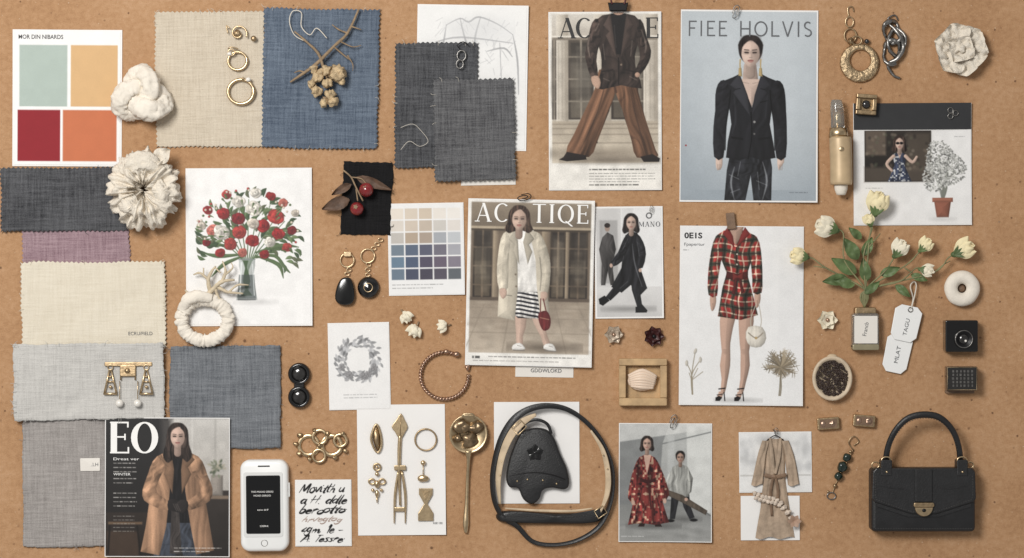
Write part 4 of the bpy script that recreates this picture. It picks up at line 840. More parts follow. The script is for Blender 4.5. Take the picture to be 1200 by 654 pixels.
for i in range(700):
    a=rnd.uniform(0,2*pi); R=rnd.random()**.5*(1+.18*sin(3*a+1)); x=1104+24*R*cos(a); y=196+28*R*sin(a); g=rnd.uniform(100,218); C.ell(x,y,rnd.uniform(.8,2.1),rnd.uniform(.6,1.1),(g,g*1.0,g*.97),r=rnd.uniform(0,180),soft=.7,al=.9)
C.poly([(1094,235),(1114,235),(1111,255),(1097,255)],(158,92,70),sm=0,edge=.4); C.rect(1092,232,1116,237,(170,102,78),edge=.3,er=1.5); C.ell(1104,257,14,2,(190,188,186),soft=4,al=.6)
C.greek(1118,160,1132,1,3,(150,150,150)); C.greek(1014,220,1040,1,3,(160,160,160)); C.grain(.03,.02); T.canvas(C)
# ============================================================ 3D OBJECTS
def crumple(cx,cy,cz,Rx,Ry,r,amp=.35,fq=2.2,nt_=200,nf=40,sd=0,fl=.85,ridge=1.0,st=1.0,det=.5,gather=0):
    V=[];F=[]
    for i in range(nt_):
        t=2*pi*i/nt_
        for j in range(nf):
            f=2*pi*j/nf; p=Vector((cos(t)*fq*1.6+sd,sin(t)*fq*1.6,0))+Vector((cos(f)*cos(t),cos(f)*sin(t),sin(f)))*.8*st
            w=mn.noise(p+Vector((mn.noise(p*1.3),mn.noise(p*1.3+Vector((5,5,5))),0))*.8); w2=mn.noise(p*2.6+Vector((9,3,1)))
            h=(1-2.2*abs(w))*ridge+det*w2
            rad=r*(1+amp*(h-.35)); rad*=1-gather*max(0,cos(f-pi))**2*.3
            V.append((cx+(Rx+rad*cos(f))*cos(t),cy+(Ry+rad*cos(f))*sin(t),cz+rad*sin(f)*fl))
    for i in range(nt_):
        for j in range(nf): F.append((i*nf+j,i*nf+(j+1)%nf,((i+1)%nt_)*nf+(j+1)%nf,((i+1)%nt_)*nf+j))
    return V,F
def foldtube(pts,r,n=30,closed=False,sm=8,ridges=3,amp=.16,tw=.3,sd=0,fl=.9):
    V,F=tube(pts,r,n,closed,fl,sm)
    p=np.array(V).reshape(-1,n,3); c=p.mean(1,keepdims=True); m=len(p); k=np.zeros((m,n))
    for a in range(m):
        for b in range(n):
            q=Vector(p[a,b])*.11+Vector((sd,sd*2,0)); w=mn.noise(q+Vector((mn.noise(q*1.7),mn.noise(q*1.7+Vector((4,4,4))),0))*.9)
            k[a,b]=1+amp*(1-3*abs(w))+amp*.7*sin(2*pi*b/n*ridges+a*tw*.12+5*mn.noise(Vector((a*.06+sd,b*.3,sd))))
    p=c+(p-c)*k[...,None]; return p.reshape(-1,3).tolist(),F
T=Th('fabric_knot',168,113,'chunky knotted off-white cloth ring','fabric knot',z=3)
pts=[]
for i in range(36):
    t=2*pi*i/36; pts.append((168+8.6*(sin(t)+2*sin(2*t))*1.02,113+8.4*(cos(t)-2*cos(2*t)),13-7*sin(3*t)))
T.add('knotted_roll',foldtube(pts,[10.5,12,10,11.5,10.5],closed=True,sm=6,sd=2,amp=.15,ridges=2),CERAM)
T=Th('scrunchie',172,221,'lumpy gathered cream cotton scrunchie','scrunchie',z=8)
T.add('gathered_fabric',crumple(172,223,13,19,23,18,.62,1.5,sd=31,nt_=260,nf=50,det=.55,gather=1),COTTON)
T.add('fold_over',foldtube([(150,204,18),(160,194,26),(178,192,27),(194,202,20)],[6,9,9,5],sm=8,sd=7,amp=.3,ridges=2),COTTON); T.add('fold_over',foldtube([(188,214,20),(196,228,25),(190,244,22)],[5,9,5],sm=8,sd=12,amp=.3,ridges=2),COTTON); T.add('fold_over',foldtube([(148,226,18),(156,240,25),(170,250,20)],[5,9,5],sm=8,sd=19,amp=.3,ridges=2),COTTON)
T.add('cloth_end',petal(184,192,-40,24,10,22,2,.3,6,nu=12,nv=8,wav=6,sd=4,tip=1.0,wf=.15),COTTON)
T=Th('white_bracelet',241,376,'thick knobbly cream bracelet','bracelet',z=2)
T.add('bangle',crumple(241,375,8,27,24,7.2,.25,3,sd=5,st=.5),CERAM)
T.add('wrapped_band',foldtube([(214,364,9),(222,351,14),(234,347,15),(250,350,12)],[5,6.5,6.5,5],18,sd=3),CERAM)
T=Th('coral_branch',254,330,'pale dried coral branch','coral',z=3)
T.add('branches',join([tube(q,r,8,lump=.25,lf=.25) for q,r in (([(240,350,6),(252,338,10),(262,330,12),(276,328,8)],[3.4,2.8,2.4,1.2]),([(248,342,8),(246,326,12),(254,312,8)],[2.8,2.2,1]),([(262,330,12),(266,318,12),(262,306,8)],[2.2,1.6,.8]),([(256,336,10),(268,342,10),(286,344,6)],[2.4,1.8,.9]),([(246,328,11),(236,320,9),(228,322,6)],[1.8,1.4,.8]),([(270,342,9),(280,334,9),(292,334,5)],[1.6,1.3,.7]),([(240,350,6),(228,348,8),(218,340,6)],[2.6,2,1]),([(254,338,10),(258,350,8),(270,357,5)],[2,1.6,.8]),([(266,322,12),(274,314,10),(272,308,7)],[1.3,1,.6]),([(254,314,9),(260,320,9)],[1,.7]),([(240,324,10),(240,314,9)],[1.1,.7]))]),CORAL)
T=Th('dried_twig',385,70,'dried forked twig with pale berries on denim','twig',z=6)
T.add('stem',join([tube(q,r,8,lump=.15,lf=.2) for q,r in (([(341,97,3),(358,86,6),(372,76,8),(392,56,8),(408,40,6),(421,12,4)],[1.2,1.8,2.1,1.8,1.6,1.2]),([(346,38,3),(360,50,5),(374,64,8),(380,80,10),(384,92,9)],[1,1.3,1.6,1.6,1.4]),([(408,40,6),(398,36,6),(390,30,4)],[1.2,.9,.6]),([(358,86,6),(352,84,5),(346,86,4)],[1.1,.9,.6]),([(412,32,6),(424,36,5)],[1,.6]),([(392,56,8),(404,66,7),(412,72,5)],[1.1,.9,.6]),([(400,50,7),(414,56,6),(424,54,4)],[1,.7,.5]),([(408,66,7),(414,76,6),(414,84,4)],[.8,.6,.4]))]),TWIG)
T.add('binding_thread',tube([(360,50,4),(346,42,3),(340,26,3),(344,14,3),(354,16,3),(354,32,4),(364,42,5),(372,34,4),(384,46,6)],.6,6),STRING)
for i,(x,y,r) in enumerate(((384,84,5.5),(397,87,9),(373,92,5.5),(385,99,5.5),(372,108,6),(388,112,5.5),(381,122,4.5),(391,120,5.5),(369,82,4.5),(401,96,4.5),(377,86,4.5),(366,99,4.5))):
    T.add('berry',blob(x,y,9,r,r*1.08,r,lump=.4,lf=.3,seed=i),BERRY)
T.add('husk',join([petal(396,86,k*60,9,3,10,6,.4,6,sd=k) for k in range(6)]+[petal(384,118,k*72,6,2,8,4,.4,4,sd=k+9) for k in range(5)]),TWIG)
def ring_(x,y,R,r,label,z=4.5,m=GOLD):
    T=Th('gold_ring',x,y,label,'ring',z=z); T.add('band',tube(circ(x,y,R,R*.95,22,z=r*1.1),[r*1.3,r,r,r],12,closed=True,sm=3),m)
    return T
T=ring_(279,72,11,1.6,'gold ring with small stone'); T.add('stone',blob(270,64,5,2.8,2.4,2.4),PEARL); T.add('setting',tube(circ(272,62,4,3.6,14,z=4),.7,6,closed=True),GOLD); T.add('curl',tube([(268,58,3),(272,56,4),(280,58,3)],.8,6),GOLD)
T=ring_(283,108,15,2,'wide gold ring with tiny bead'); T.add('stone',blob(292,94,6,3,2.6,2.4),PEARL); T.add('bead',blob(286,93,5,1.8),GOLD)
T=Th('swirl_brooch',284,40,'gold spiral brooch with round head','brooch',z=4.5)
T.add('spiral',tube([(280+(3+a*1.35)*cos(a*1.2),40+(3+a*1.35)*sin(a*1.2),2.5+.2*a) for a in [k*.4 for k in range(15)]],1,8,sm=3),GOLD); T.add('round_head',blob(279,40,4,4,4,3,lump=.15,lf=.4),BRASS); T.add('side_stud',blob(298,46,4,3.4,3.4,2.4),BRASS); T.add('pin_wire',tube([(270,34,3),(266,31,3),(268,40,3)],.7,6),GOLD)
T=Th('brass_earrings',152,455,'brass hanging bar with triangular earrings and pearls','earrings',z=8)
T.add('hanging_bar',prism(rr(124,424,180,429,1.5),1,3.2,.8),BRASS,False); T.add('centre_mount',prism(rr(142,427,161,441,2),1.5,4,1),BRASS,False); T.add('mount_stone',blob(151,434,4.4,3.2),BRASS)
for x in (143,160): T.add('support_post',tube([(x,430,2.5),(x,445,2.5)],.9,8,sm=1),BRASS)
for x in (131,173):
    y=433
    T.add('triangle_drop',join([tube([(x-1,y,3),(x-7,y+27,3)],1.1,8,sm=2),tube([(x+1,y,3),(x+7,y+27,3)],1.1,8,sm=2),tube([(x-8,y+28,3),(x+8,y+28,3)],1.4,8,sm=2),tube([(x-4,y+14,3),(x+4,y+14,3)],.9,8,sm=1),blob(x,y+20,3,2),blob(x,y+8,3,1.6)]),GOLD)
    T.add('ear_ring',tube(circ(x,y-3,3,3,12,z=3),.7,6,closed=True),GOLD)
for x in (142,163): T.add('pearl',blob(x,472,5,4.6),PEARL); T.add('pearl_cap',tube([(x,446,3),(x,467,4)],.5,6,sm=2),GOLD)
T=Th('smartphone',311,591,'thick rounded white phone case with inset screen','smartphone',r=.5,z=0)
T.add('case',prism(rr(283,538,339,645,11,8),0,15,4.5),WHITEP); T.add('inner_frame',prism(rr(287,552,333,628,3),14.6,15.5,.4),mat('pale_plastic',(214,214,212),.4,var=.02),False); T.add('screen',prism(rr(290,556,330,624,2),15,16,.3),SCREEN,False)
T.add('button_ring',annulus(311,635,4,3.3,14.6,15.3,24,b=.1),SILV); T.add('speaker_slot',prism(rr(304,544.5,318,546,.7),14.6,15.3),BLACKM,False); T.add('side_button',prism(rr(338,565,340.5,582,1),5,10,.5),WHITEP,False)
T.hf=lambda X,Y:0*X
for t,x,y,w_ in (('THKS MOOXD DERIXD',296,574,26),('MOXD DERIXD',299,578.5,20),('sere drif',303,595,13),('OERX',306,614,10)): T.text(t,x,y,w_,2,INKW,dz=16.2)
T=Th('black_compact',351,452,'pair of round black lens caps hinged together','compact',z=0)
for y in (438,465):
    T.add('round_case',lathe([(12.5,0),(13,2),(13,6),(11.6,8),(9.5,8.4),(9,6),(0,5.5)],351,y),BLACKG); T.add('lens',blob(351,y,5.5,8,8,2.6),SMOKE); T.add('rim',tube(circ(351,y,11.6,11.6,24,z=7.6),.6,6,closed=True),BLACKM)
T.add('hinge',prism(rr(345,448,357,455,2),0,7,1),BLACKM,False)
T=Th('gold_cluster',376,522,'cluster of open flat gold rings with beads','jewellery',z=0)
for x,y,R,z in ((362,522,14,0),(389,522,14,1.6),(375,512,10,3.2),(399,516,9,3.4),(374,534,9,3)): T.add('flat_ring',annulus(x,y,R,R*.62,z,z+2.4,28,b=.9),GOLD)
for x,y,r in ((352,510,3.4),(347,520,3.2),(351,531,3.2),(384,508,3.2),(393,536,3.2),(405,528,3),(375,522,3.6),(363,538,3),(402,508,3),(369,504,3)): T.add('bead',blob(x,y,4.5,r,r*.9,r*.8,lump=.25,lf=.3,seed=x),BRASS)
T=Th('drop_earrings',420,325,'gold hoop earrings with glossy black drops','earrings',z=0)
for x,y in ((407,305),(431,300)): T.add('hoop',tube(circ(x,y,8,8,18,z=3),[1.2,.9,.9],8,closed=True,sm=3),GOLD)
T.add('chain',join([tube(circ(q[0],q[1],2.8,2,10,z=3),.6,5,closed=True) for q in ((409,316),(407,321),(432,310),(431,316),(431,322),(438,291),(442,286),(446,281))]),GOLD)
T.add('clasp',prism(rr(403,295,412,301,1.5),1,4.5,.8),GOLD,False)
T.add('black_drop',prism([(401,326),(411,326),(415,336),(416,350),(411,357),(399,357),(393,350),(395,336)],0,8,2.5,sm=3),BLACKG); T.add('black_drop',lathe([(12,0),(13,3),(12,6),(8,8.5),(0,9.5)],432,337),BLACKG); T.add('bezel',tube(circ(432,337,5,5,18,z=9),.6,6,closed=True),GOLD)
T=Th('cherry_sprig',425,230,'brown leafed sprig with two red berries','sprig',z=4)
T.add('leaf',petal(410,234,160,34,8,4,5,.5,5,wav=4,sd=1),LEAFB); T.add('leaf',petal(418,208,20,44,6,5,4,.4,3,wav=4,sd=7),LEAFB); T.add('leaf',petal(412,216,150,26,5,5,4,.6,4,wav=4,sd=3),LEAFB)
T.add('stem',join([tube([(403,200,4),(412,208,7),(418,220,8),(426,236,7)],1,6),tube([(412,208,7),(424,210,9),(430,216,10)],.8,6),tube([(418,222,8),(420,236,9)],.8,6)]),TWIG)
T.add('berry',blob(430,223,10,8.5),RED); T.add('berry',blob(419,245,9,8),RED)
for x,y in ((430,223),(419,245)): T.add('berry_tip',join([petal(x-1,y-2,k*72,3,1,17.4,.4,sd=k) for k in range(5)]),TWIG)
for x,y,r,sd in ((476,371,8,1),(486,387,9,2),(519,382,7.5,3)):
    T=Th('dried_bud',x,y,'small cream dried flower bud with open petals','flower bud',z=0,group='dried cream buds')
    g=[blob(x,y,6,r*.8,r*.6,r*.6,lump=.3,lf=.3,seed=sd,ax=40*sd)]
    for k in range(4): g.append(petal(x-r*.5*cos(sd),y-r*.5*sin(sd),math.degrees(sd)-45+k*30,r*1.5,r*.5,6,5,-.3,3,wav=2,sd=k+sd*5))
    T.add('petals',join(g),PETALW); T.add('stalk',tube([(x-r*.4*cos(sd),y-r*.4*sin(sd),4),(x-r*1.3*cos(sd),y-r*1.2*sin(sd),1)],1.1,6,sm=2),TWIG)
T=Th('braided_bracelet',521,440,'open braided rose gold bracelet with bead ends','bracelet',z=0)
st=[]
for ph in range(2):
    pts=[]
    for i in range(170):
        t=i/169; a=math.radians(-62-300*t); w=t*2*pi*20+ph*pi; R=28+1.5*cos(w); pts.append((521+R*cos(a),440+R*.98*sin(a),4+1.5*sin(w)))
    st.append(tube(pts,1.1,6,sm=0))
st.append(tube([(521+28*cos(math.radians(-62-300*i/60)),440+27.4*sin(math.radians(-62-300*i/60)),3.4) for i in range(61)],1.3,6,sm=0))
T.add('braided_band',join(st),ROSEG); T.add('bead_end',blob(535,415,5,4,3.4,3.4),ROSEG); T.add('bead_end',blob(523,412,5,3.4,3,3),ROSEG); T.add('charm',blob(548,430,4,3,4,2.6,lump=.3,lf=.3),ROSEG)
def J(name,x,y,label,cat='jewellery'): return Th(name,x,y,label,cat,z=2.2)
T=J('leaf_drop',442,514,'hollow gold leaf shaped drop'); T.add('leaf_outline',tube([(441,497,2),(435,512,2),(438,524,2),(443,530,2),(447,522,2),(446,508,2)],1.3,8,closed=True),GOLD); T.add('leaf_plate',prism([(441,499),(437,512),(440,524),(443,528),(446,520),(445,508)],.5,1.4,sm=3),BRASS)
T=J('filigree_drop',442,566,'stacked gold filigree drop earring','earring')
T.add('filigree',join([tube(circ(442,547,4,4,14,z=2),1.1,7,closed=True),blob(442,547,2.4,1.8),blob(442,555,3,2.4,2.4,2),tube(circ(436,564,3.6,3,14,z=2),1.1,7,closed=True),tube(circ(448,564,3.6,3,14,z=2),1.1,7,closed=True),blob(442,567,3,3,4.6,2.4),blob(442,578,3,2.4,4.4,2.2),blob(437,574,2.5,2),blob(447,574,2.5,2),tube([(442,582,2.5),(442,589,2.5)],[1.2,.5],6,sm=1)]),GOLD)
T=J('leaf_pin',469,548,'long gold hair pin with flat leaf head','hair pin')
T.add('leaf_head',prism([(470,484),(474,491),(478,500),(475,506),(471,513),(467,513),(463,506),(459,500),(465,491)],.8,2.4,.8,sm=2),GOLD,False); T.add('leaf_vein',tube([(470,487,2.6),(469,512,2.6)],.5,6,sm=1),BRASS); T.add('shaft',tube([(469,510,2),(468,530,2),(468,560,2),(469,592,2)],[2.2,2.2,1.6,1.2],8,flat=.6),GOLD)
for q in ([(467,552,2),(463,580,2),(462,613,2)],[(471,552,2),(475,580,2),(475,613,2)]): T.add('prong',tube(q,[1.3,1.5,.6],8),GOLD)
for q in ((462,545,476,551),(462,594,475,599)): T.add('cross_bar',prism(rr(*q,1.5),1,3,.8),GOLD,False)
T=J('thin_ring',499,515,'thin dark gold ring','ring'); T.add('band',tube(circ(499,515,12.5,12.5,24,z=1.6),1,8,closed=True,sm=3),BRASS)
T=J('ball_drop',496,552,'gold ball and disc drop earring','earring'); T.add('small_ball',blob(496,542,3,3,3,2.6),GOLD); T.add('pebble',blob(496,560,3,6.4,4.4,2.6,lump=.15,lf=.2),GOLD); T.add('link',tube([(496,545,2.5),(496,556,2.5)],.6,6,sm=1),GOLD)
T=J('hourglass_pendant',499,590,'hourglass shaped gold pendant','pendant'); T.add('hourglass_plate',prism([(491,572),(507,572),(507,579),(501,590),(508,601),(508,610),(490,610),(490,601),(497,590),(491,579)],.8,3,1),GOLD,False); T.add('inlay',prism([(494,575),(504,575),(499,586)],3,3.6),BRASS,False)
T=Th('gold_spoon',548,555,'gold spoon holding brown glossy stones','spoon',z=0)
T.add('bowl',lathe([(10,0),(17,2.5),(21.5,7),(22.5,9),(21.5,9.5),(19.5,8),(12,4.5),(0,3.5)],549,508,36,sx=1,sy=1.02),GOLD)
T.add('handle',tube([(549,528,8.5),(549,540,7),(548,560,4.5),(547,590,3.5),(546,612,4),(546,624,4)],[4.4,2.2,2,2.4,3.6,2],12,flat=.55),GOLD)
T.add('top_loop',tube([(541,490,8),(544,485,9),(554,485,9),(557,490,8)],1.3,8),GOLD)
T=Th('polished_stones',549,507,'polished brown stones heaped in a gold spoon','stones',z=0)
bz=mat('bronze_stone',(134,108,76),.3,.7,var=.5,vs=.15,bmp=.5,bs=.1)
for i,(x,y,r) in enumerate(((541,500,9.5),(557,501,8.5),(551,515,9.5),(537,513,5.5))): T.add('stone',blob(x,y,8,r,r*.85,4.6,lump=.4,lf=.13,seed=i),bz)
def flower(x,y,R,mp,mc,label,n=6,z=0):
    T=Th('flower_stud',x,y,label,'flower stud',z=z)
    T.add('outer_petals',join([petal(x,y,k*360/n,R,R*.5,2,3,.35,wav=1,sd=k) for k in range(n)]),mp); T.add('inner_petals',join([petal(x,y,k*72+30,R*.65,R*.36,4,3.4,.5,wav=1,sd=k+9) for k in range(5)]),mp); T.add('centre',blob(x,y,7,R*.2),mc); return T
flower(719,392,11,mat('antique_petal',(200,180,156),.45,.3,var=.3,vs=.25),ROSEG,'antique cream flower stud')
flower(766,394,12,ROSED,BLACKM,'dark red enamel rose stud',n=7)
flower(969,375,12,PETALW,ROSEG,'small ivory flower stud',n=6)
T=Th('wooden_tray',752,447,'square pale wooden tray','tray',z=0)
T.add('tray_floor',prism(rr(727,422,779,473,2),0,3),WOOD,False)
for q in ((725,420,781,428),(725,466,781,475)): T.add('tray_side',prism(rr(*q,1.5),0,12,1),WOOD,False)
for q in ((725,428.2,733,465.8),(773,428.2,781,465.8)): T.add('tray_side',prism(rr(*q,1),0,11.6,1),WOOD,False)
T=Th('shell_soap',752,446,'ridged blush shell shaped soap in tray','soap',z=3)
gs=[]
for k in range(7):
    t=k/6; gs.append(tube([(736+3*t,440+2.0*k,6),(752,434+3.2*k,10.6-.6*abs(k-3)),(769-4*t,441+2.2*k,6)],[1.6,2.6,1.6],10,lump=.1,lf=.1))
T.add('ridges',join(gs),SOAP); T.add('soap_body',blob(752,446,4,17,12,6),SOAP)
def stitches(pts,step=3.2,r=.32):
    p=cr(np.array(pts,float),False,10); d=np.concatenate([[0],np.cumsum(np.linalg.norm(np.diff(p,axis=0),axis=1))]); out=[]
    k=0
    while k<d[-1]-1.8:
        a=[np.interp(k,d,p[:,i]) for i in range(3)]; b=[np.interp(k+1.8,d,p[:,i]) for i in range(3)]; out.append(tube([a,b],r,5,sm=0)); k+=step
    return join(out)
# looped flat leather belt: one slim uneven loop
T=Th('looped_belt',647,556,'slim looped black leather belt with tan lining','belt',z=1)
LP=[(606,616,6),(590,606,7),(580,588,8),(577,562,9),(581,534,10),(590,508,11),(606,487,12),(630,476,12),(658,477,11),(682,490,10),(702,512,9),(715,540,9),(718,566,8),(714,592,7),(702,616,6),(678,632,5),(650,638,4),(624,634,4)]
T.add('belt_strap',ribbon(LP,[3,3.2,3.4,3.6,3.8,4,4,3.6,3,2.8,2.8,3,3,2.8,2.8,2.6,2.4,2.6],.9,tilt=[20,30,40,42,38,30,15,0,-15,-25,-35,-40,-45,-40,-30,-30,-30,-10],closed=True),BLACKL)
T.add('tan_lining',ribbon([(586,590,8),(584,562,11),(588,534,13),(598,510,14),(612,494,15),(628,485,14)],[1.4,3.6,4.6,5,4.4,1.8],.8,tilt=[35,35,28,22,10,0]),CREAML)
T.add('tan_lining',ribbon([(692,504,9),(706,527,10),(712,554,10),(711,578,9),(703,600,7)],[1.2,2.8,3.6,3.2,1.2],.8,tilt=-30),CREAML)
T.add('lower_band',cushion([(583,601),(600,598),(650,601),(690,600),(704,595),(710,600),(706,608),(692,613),(650,614),(596,612),(583,609)],3,6,7,sm=3),BLACKL)
T.add('lower_band_stitching',stitches([(590,604,9.4),(620,604,9.6),(650,605,9.6),(680,604,9.6),(700,601,9.2)]),STITCH)['kind']='stuff'
T.add('band_lining',ribbon([(592,595,7),(630,597.4,8),(670,598,8),(694,595,7)],[.8,1.4,1.4,.8],.6),CREAML)
T.add('buckle',tube([(600,500,19),(610,491,19),(617,499,19),(607,509,19)],.8,6,closed=True,sm=0),GOLD); T.add('buckle',tube([(696,598,9),(706,592,9),(711,600,9),(701,607,9)],.8,6,closed=True,sm=0),GOLD)
for x,y in ((593,524),(588,540),(586,556),(706,532),(711,548)): T.add('eyelet',blob(x,y,14,1,1,.7),GOLD)
T=Th('black_pouch',630,535,'flat black leather pouch with stitched flower relief','pouch',z=2)
T.add('pouch_body',prism([(609,508),(618,503),(630,501),(642,504),(650,514),(656,530),(664,548),(667,566),(661,573),(646,571),(636,574),(632,584),(623,590),(613,584),(607,572),(597,570),(593,558),(598,534)],0,9,3,sm=4),BLACKL)
T.add('flower_relief',join([petal(627,530,k*72-90,10,4.6,9.4,.8,-.15,sd=k,tip=.9) for k in range(5)]+[blob(627,530,9.8,1.8,1.8,1)]),BLACKG); T.add('pouch_seam',tube([(597,557,8.6),(612,554,9.2),(630,553,9.2),(648,556,9.2),(662,561,8.8)],.7,8,flat=.7),BLACKM); T.add('top_handle',ribbon([(612,508,8),(615,496,12),(628,491,14),(641,496,12),(646,508,8)],1.8,.8),BLACKL)
T.add('stitching',stitches([(600,561,9.1),(614,558,9.2),(630,557,9.2),(648,560,9.2),(660,565,9.1)]),STITCH)['kind']='stuff'
T.add('stitching',stitches([(603,534,9.1),(609,518,9.1),(618,509,9.1),(630,507,9.1),(641,511,9.1),(650,530,9.1),(657,547,9.1)]),STITCH)['kind']='stuff'
for x,y in ((606,563),(618,561),(636,562),(652,566)): T.add('stud',blob(x,y,9.2,1.2),GOLD)
# handbag
T=Th('handbag',1078,560,'boxy black leather handbag with small gold clasp','handbag',z=0)
T.add('body',prism(rr(1018,547,1139,621,5),0,24,4),BLACKL)
T.add('flap',prism([(1019,551),(1023,546.5),(1134,546.5),(1138,551),(1139,582),(1136,586),(1092,600),(1064,600),(1021,586),(1018,582)],20,27.4,1.6),BLACKL,False)
T.add('under_flap',prism([(1022,584),(1135,584),(1134,592),(1096,604),(1060,604),(1024,592)],21,25,1),BLACKL,False)
T.add('flap_stitching',stitches([(1022.5,553,27.5),(1022.5,580,27.5),(1030,585.5,27.5),(1065,597,27.5),(1091,597,27.5),(1126,585.5,27.5),(1134.5,580,27.5),(1134.5,553,27.5)],step=3),STITCH)['kind']='stuff'
T.add('flap_crease',tube([(1020,566,27.2),(1042,570,27.6),(1060,571,27.4)],[.2,.6,.2],6,flat=.6),BLACKL); T.add('flap_crease',tube([(1137,566,27.2),(1114,570,27.6),(1096,571,27.4)],[.2,.6,.2],6,flat=.6),BLACKL)
T.add('clasp',prism(circ(1078,592,10.5,10.5,18,0,180),26.8,30.4,1.2),GOLD,False); T.add('clasp_plate',prism(rr(1066,586.5,1090,591.8,2),26.8,30.6,.9),BRASS,False); T.add('clasp_knob',blob(1078,595.4,30.6,2.4,2.1,1.3),BLACKM)
T.add('strap_band',prism(rr(1068,547.5,1088,586,2),26.8,29,.9),BLACKL,False)
T.add('handle',tube([(1035,546,16),(1037,524,22),(1044,505,27),(1056,491,29),(1070,485,30),(1088,485,30),(1101,491,29),(1113,505,26),(1120,524,22),(1123,546,16)],[3.9,3.5,3.5,3.6,3.8,3.8,3.6,3.5,3.5,3.9],14,flat=.8,lump=.03,lf=.05),BLACKL)
T.add('handle_seam',stitches([(1038,526,25.4),(1046,508,29.8),(1057,495,32),(1071,489,33),(1087,489,33),(1100,495,32),(1111,508,28.8),(1118,526,25.2)]),STITCH)['kind']='stuff'
for x in (1035,1123):
    T.add('handle_tab',prism(rr(x-6.5,537,x+6.5,556,2),12,28.2,1.2),BLACKL,False); T.add('metal_ring',tube(circ(x,538,5.6,4.2,14,z=25),1,8,closed=True),GOLD); T.add('stud',blob(x,551,28.2,1.5),GOLD)
T.add('side_ring',tube(circ(1024,544,4.4,3.6,12,z=14),.9,8,closed=True),GOLD); T.add('side_ring',tube(circ(1134,544,4.4,3.6,12,z=14),.9,8,closed=True),GOLD)
T.add('front_seam',stitches([(1022,617,23.9),(1078,617,24.1),(1135,617,23.9)],step=3),STITCH)['kind']='stuff'
T=Th('beaded_earring',986,548,'dangling earring with dark green stone beads','earring',z=0)
T.add('hook',tube([(1000,528,2),(994,518,3),(1000,511,3),(1006,517,2),(1000,522,2)],.7,6),BRASS); T.add('wire',tube([(1000,526,2),(990,545,3),(980,565,2),(975,578,2)],.6,6),BRASS)
for x,y,r in ((992,536,5),(987,547,6.4),(982,558,5)): T.add('green_bead',blob(x,y,5,r,r,r*.9,lump=.15,lf=.2),GREENB)
T.add('end_loop',tube(circ(974,581,5,4,14,z=2),.7,6,closed=True),SILV); T.add('small_bead',join([blob(996,529,4,2),blob(978,569,3,2.4),blob(970,576,3,1.6)]),BRASS)
for x,y,a in ((970,496,4),(1012,493,-4)):
    T=Th('square_stud',x,y,'rectangular brass stud with engraved rosette','stud',z=0,r=a,group='square brass studs')
    T.add('plate',prism(rr(x-13,y-7,x+13,y+7,1.5),0,7,1),BRASS,False); T.add('rosette',blob(x-6,y,7,3.4,3.4,1.6),ROSEG); T.add('rosette',blob(x+5,y,7,4,3.4,1.6,lump=.3,lf=.4),ROSEG); T.add('inset_panel',prism(rr(x-10,y-5,x+10,y+5,1),6.5,7.5),WALNUT,False)
T=Th('wooden_bowl',974,443,'rounded pale wooden bowl','bowl',z=0)
T.add('bowl_shell',lathe([(18,0),(22,4),(24,11),(23,13),(20.5,12.5),(18.5,7),(0,4)],974,443,40,sx=.98,sy=1.1),mat('bowl_wood',(204,180,148),.6,var=.15,vs=.1,bmp=.3))
T.add('handle_lug',blob(974,418,9,6,3.6,3),CREAML)
gs=[]
for i in range(420):
    a=rnd.uniform(0,2*pi); R=rnd.random()**.5; gs.append(blob(974+18.4*R*cos(a),443+20.6*R*sin(a),9.5+2*(1-R)+rnd.random(),1.5,1.1,1,na=6,nb=4))
T=Th('coffee_seeds',974,443,'dark roasted seeds filling a wooden bowl','seeds'); T.e['kind']='stuff'; T.add('seeds',join(gs),SEED)['kind']='stuff'
T=Th('white_ring_soap',1126,338,'smooth white ring shaped ornament','ring ornament',z=0)
T.add('ring_body',tube(circ(1126,338,13,13,30,z=8),8,20,closed=True,sm=3,flat=.85,lump=.04,lf=.1),CERAM); T.add('centre_stud',lathe([(4.6,0),(4.6,5),(3,6),(0,6)],1126,338,20),WALNUT)
T=Th('black_lens_box',1124,393,'square black box with round lens','lens box',z=0)
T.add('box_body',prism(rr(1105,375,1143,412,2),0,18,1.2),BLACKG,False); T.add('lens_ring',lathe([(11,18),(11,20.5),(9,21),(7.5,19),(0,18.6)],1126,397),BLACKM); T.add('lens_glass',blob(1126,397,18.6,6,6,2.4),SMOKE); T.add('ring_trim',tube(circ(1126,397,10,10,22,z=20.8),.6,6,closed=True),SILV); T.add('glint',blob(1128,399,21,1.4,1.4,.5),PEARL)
T=Th('smoked_cube',1124,444,'smoked glass cube on wooden base','cube',z=0)
T.add('glass_cube',prism(rr(1106,429,1142,457,1.5),6,20,1),SMOKE,False); T.add('wooden_base',prism(rr(1107,429,1141,461,1.5),0,6,.6),WALNUT,False)
T.add('etched_pattern',join([prism(rr(1112+k*4.4+rnd.uniform(0,1),433+j*4.2,1114.6+k*4.4,435.8+j*4.2,.5),20,20.4) for k in range(6) for j in range(5)]),SILV,False)['kind']='stuff'; T.add('brass_rim',tube([(1107,430,20),(1141,430,20),(1141,456,20),(1107,456,20)],.4,6,closed=True,sm=0),BRASS)
T=Th('white_tag',1060,400,'white enamel tag on looped string','tag',z=2,r=0)
def tagpts(cx,cy,w,h): return [(cx-w*.55,cy-h),(cx+w*.55,cy-h),(cx+w*.95,cy-h*.72),(cx+w*.9,cy+h*.7),(cx+w*.55,cy+h),(cx-w*.55,cy+h),(cx-w*.9,cy+h*.7),(cx-w*.95,cy-h*.72)]
for cx,cy,w,h in ((1061,379,17,21),(1051,414,16,23)): T.add('tag_plate',prism(rot(tagpts(cx,cy,w,h),12,cx,cy),0 if cx<1058 else 2.4,2.2 if cx<1058 else 4.6,.7,),WHITEP,False)
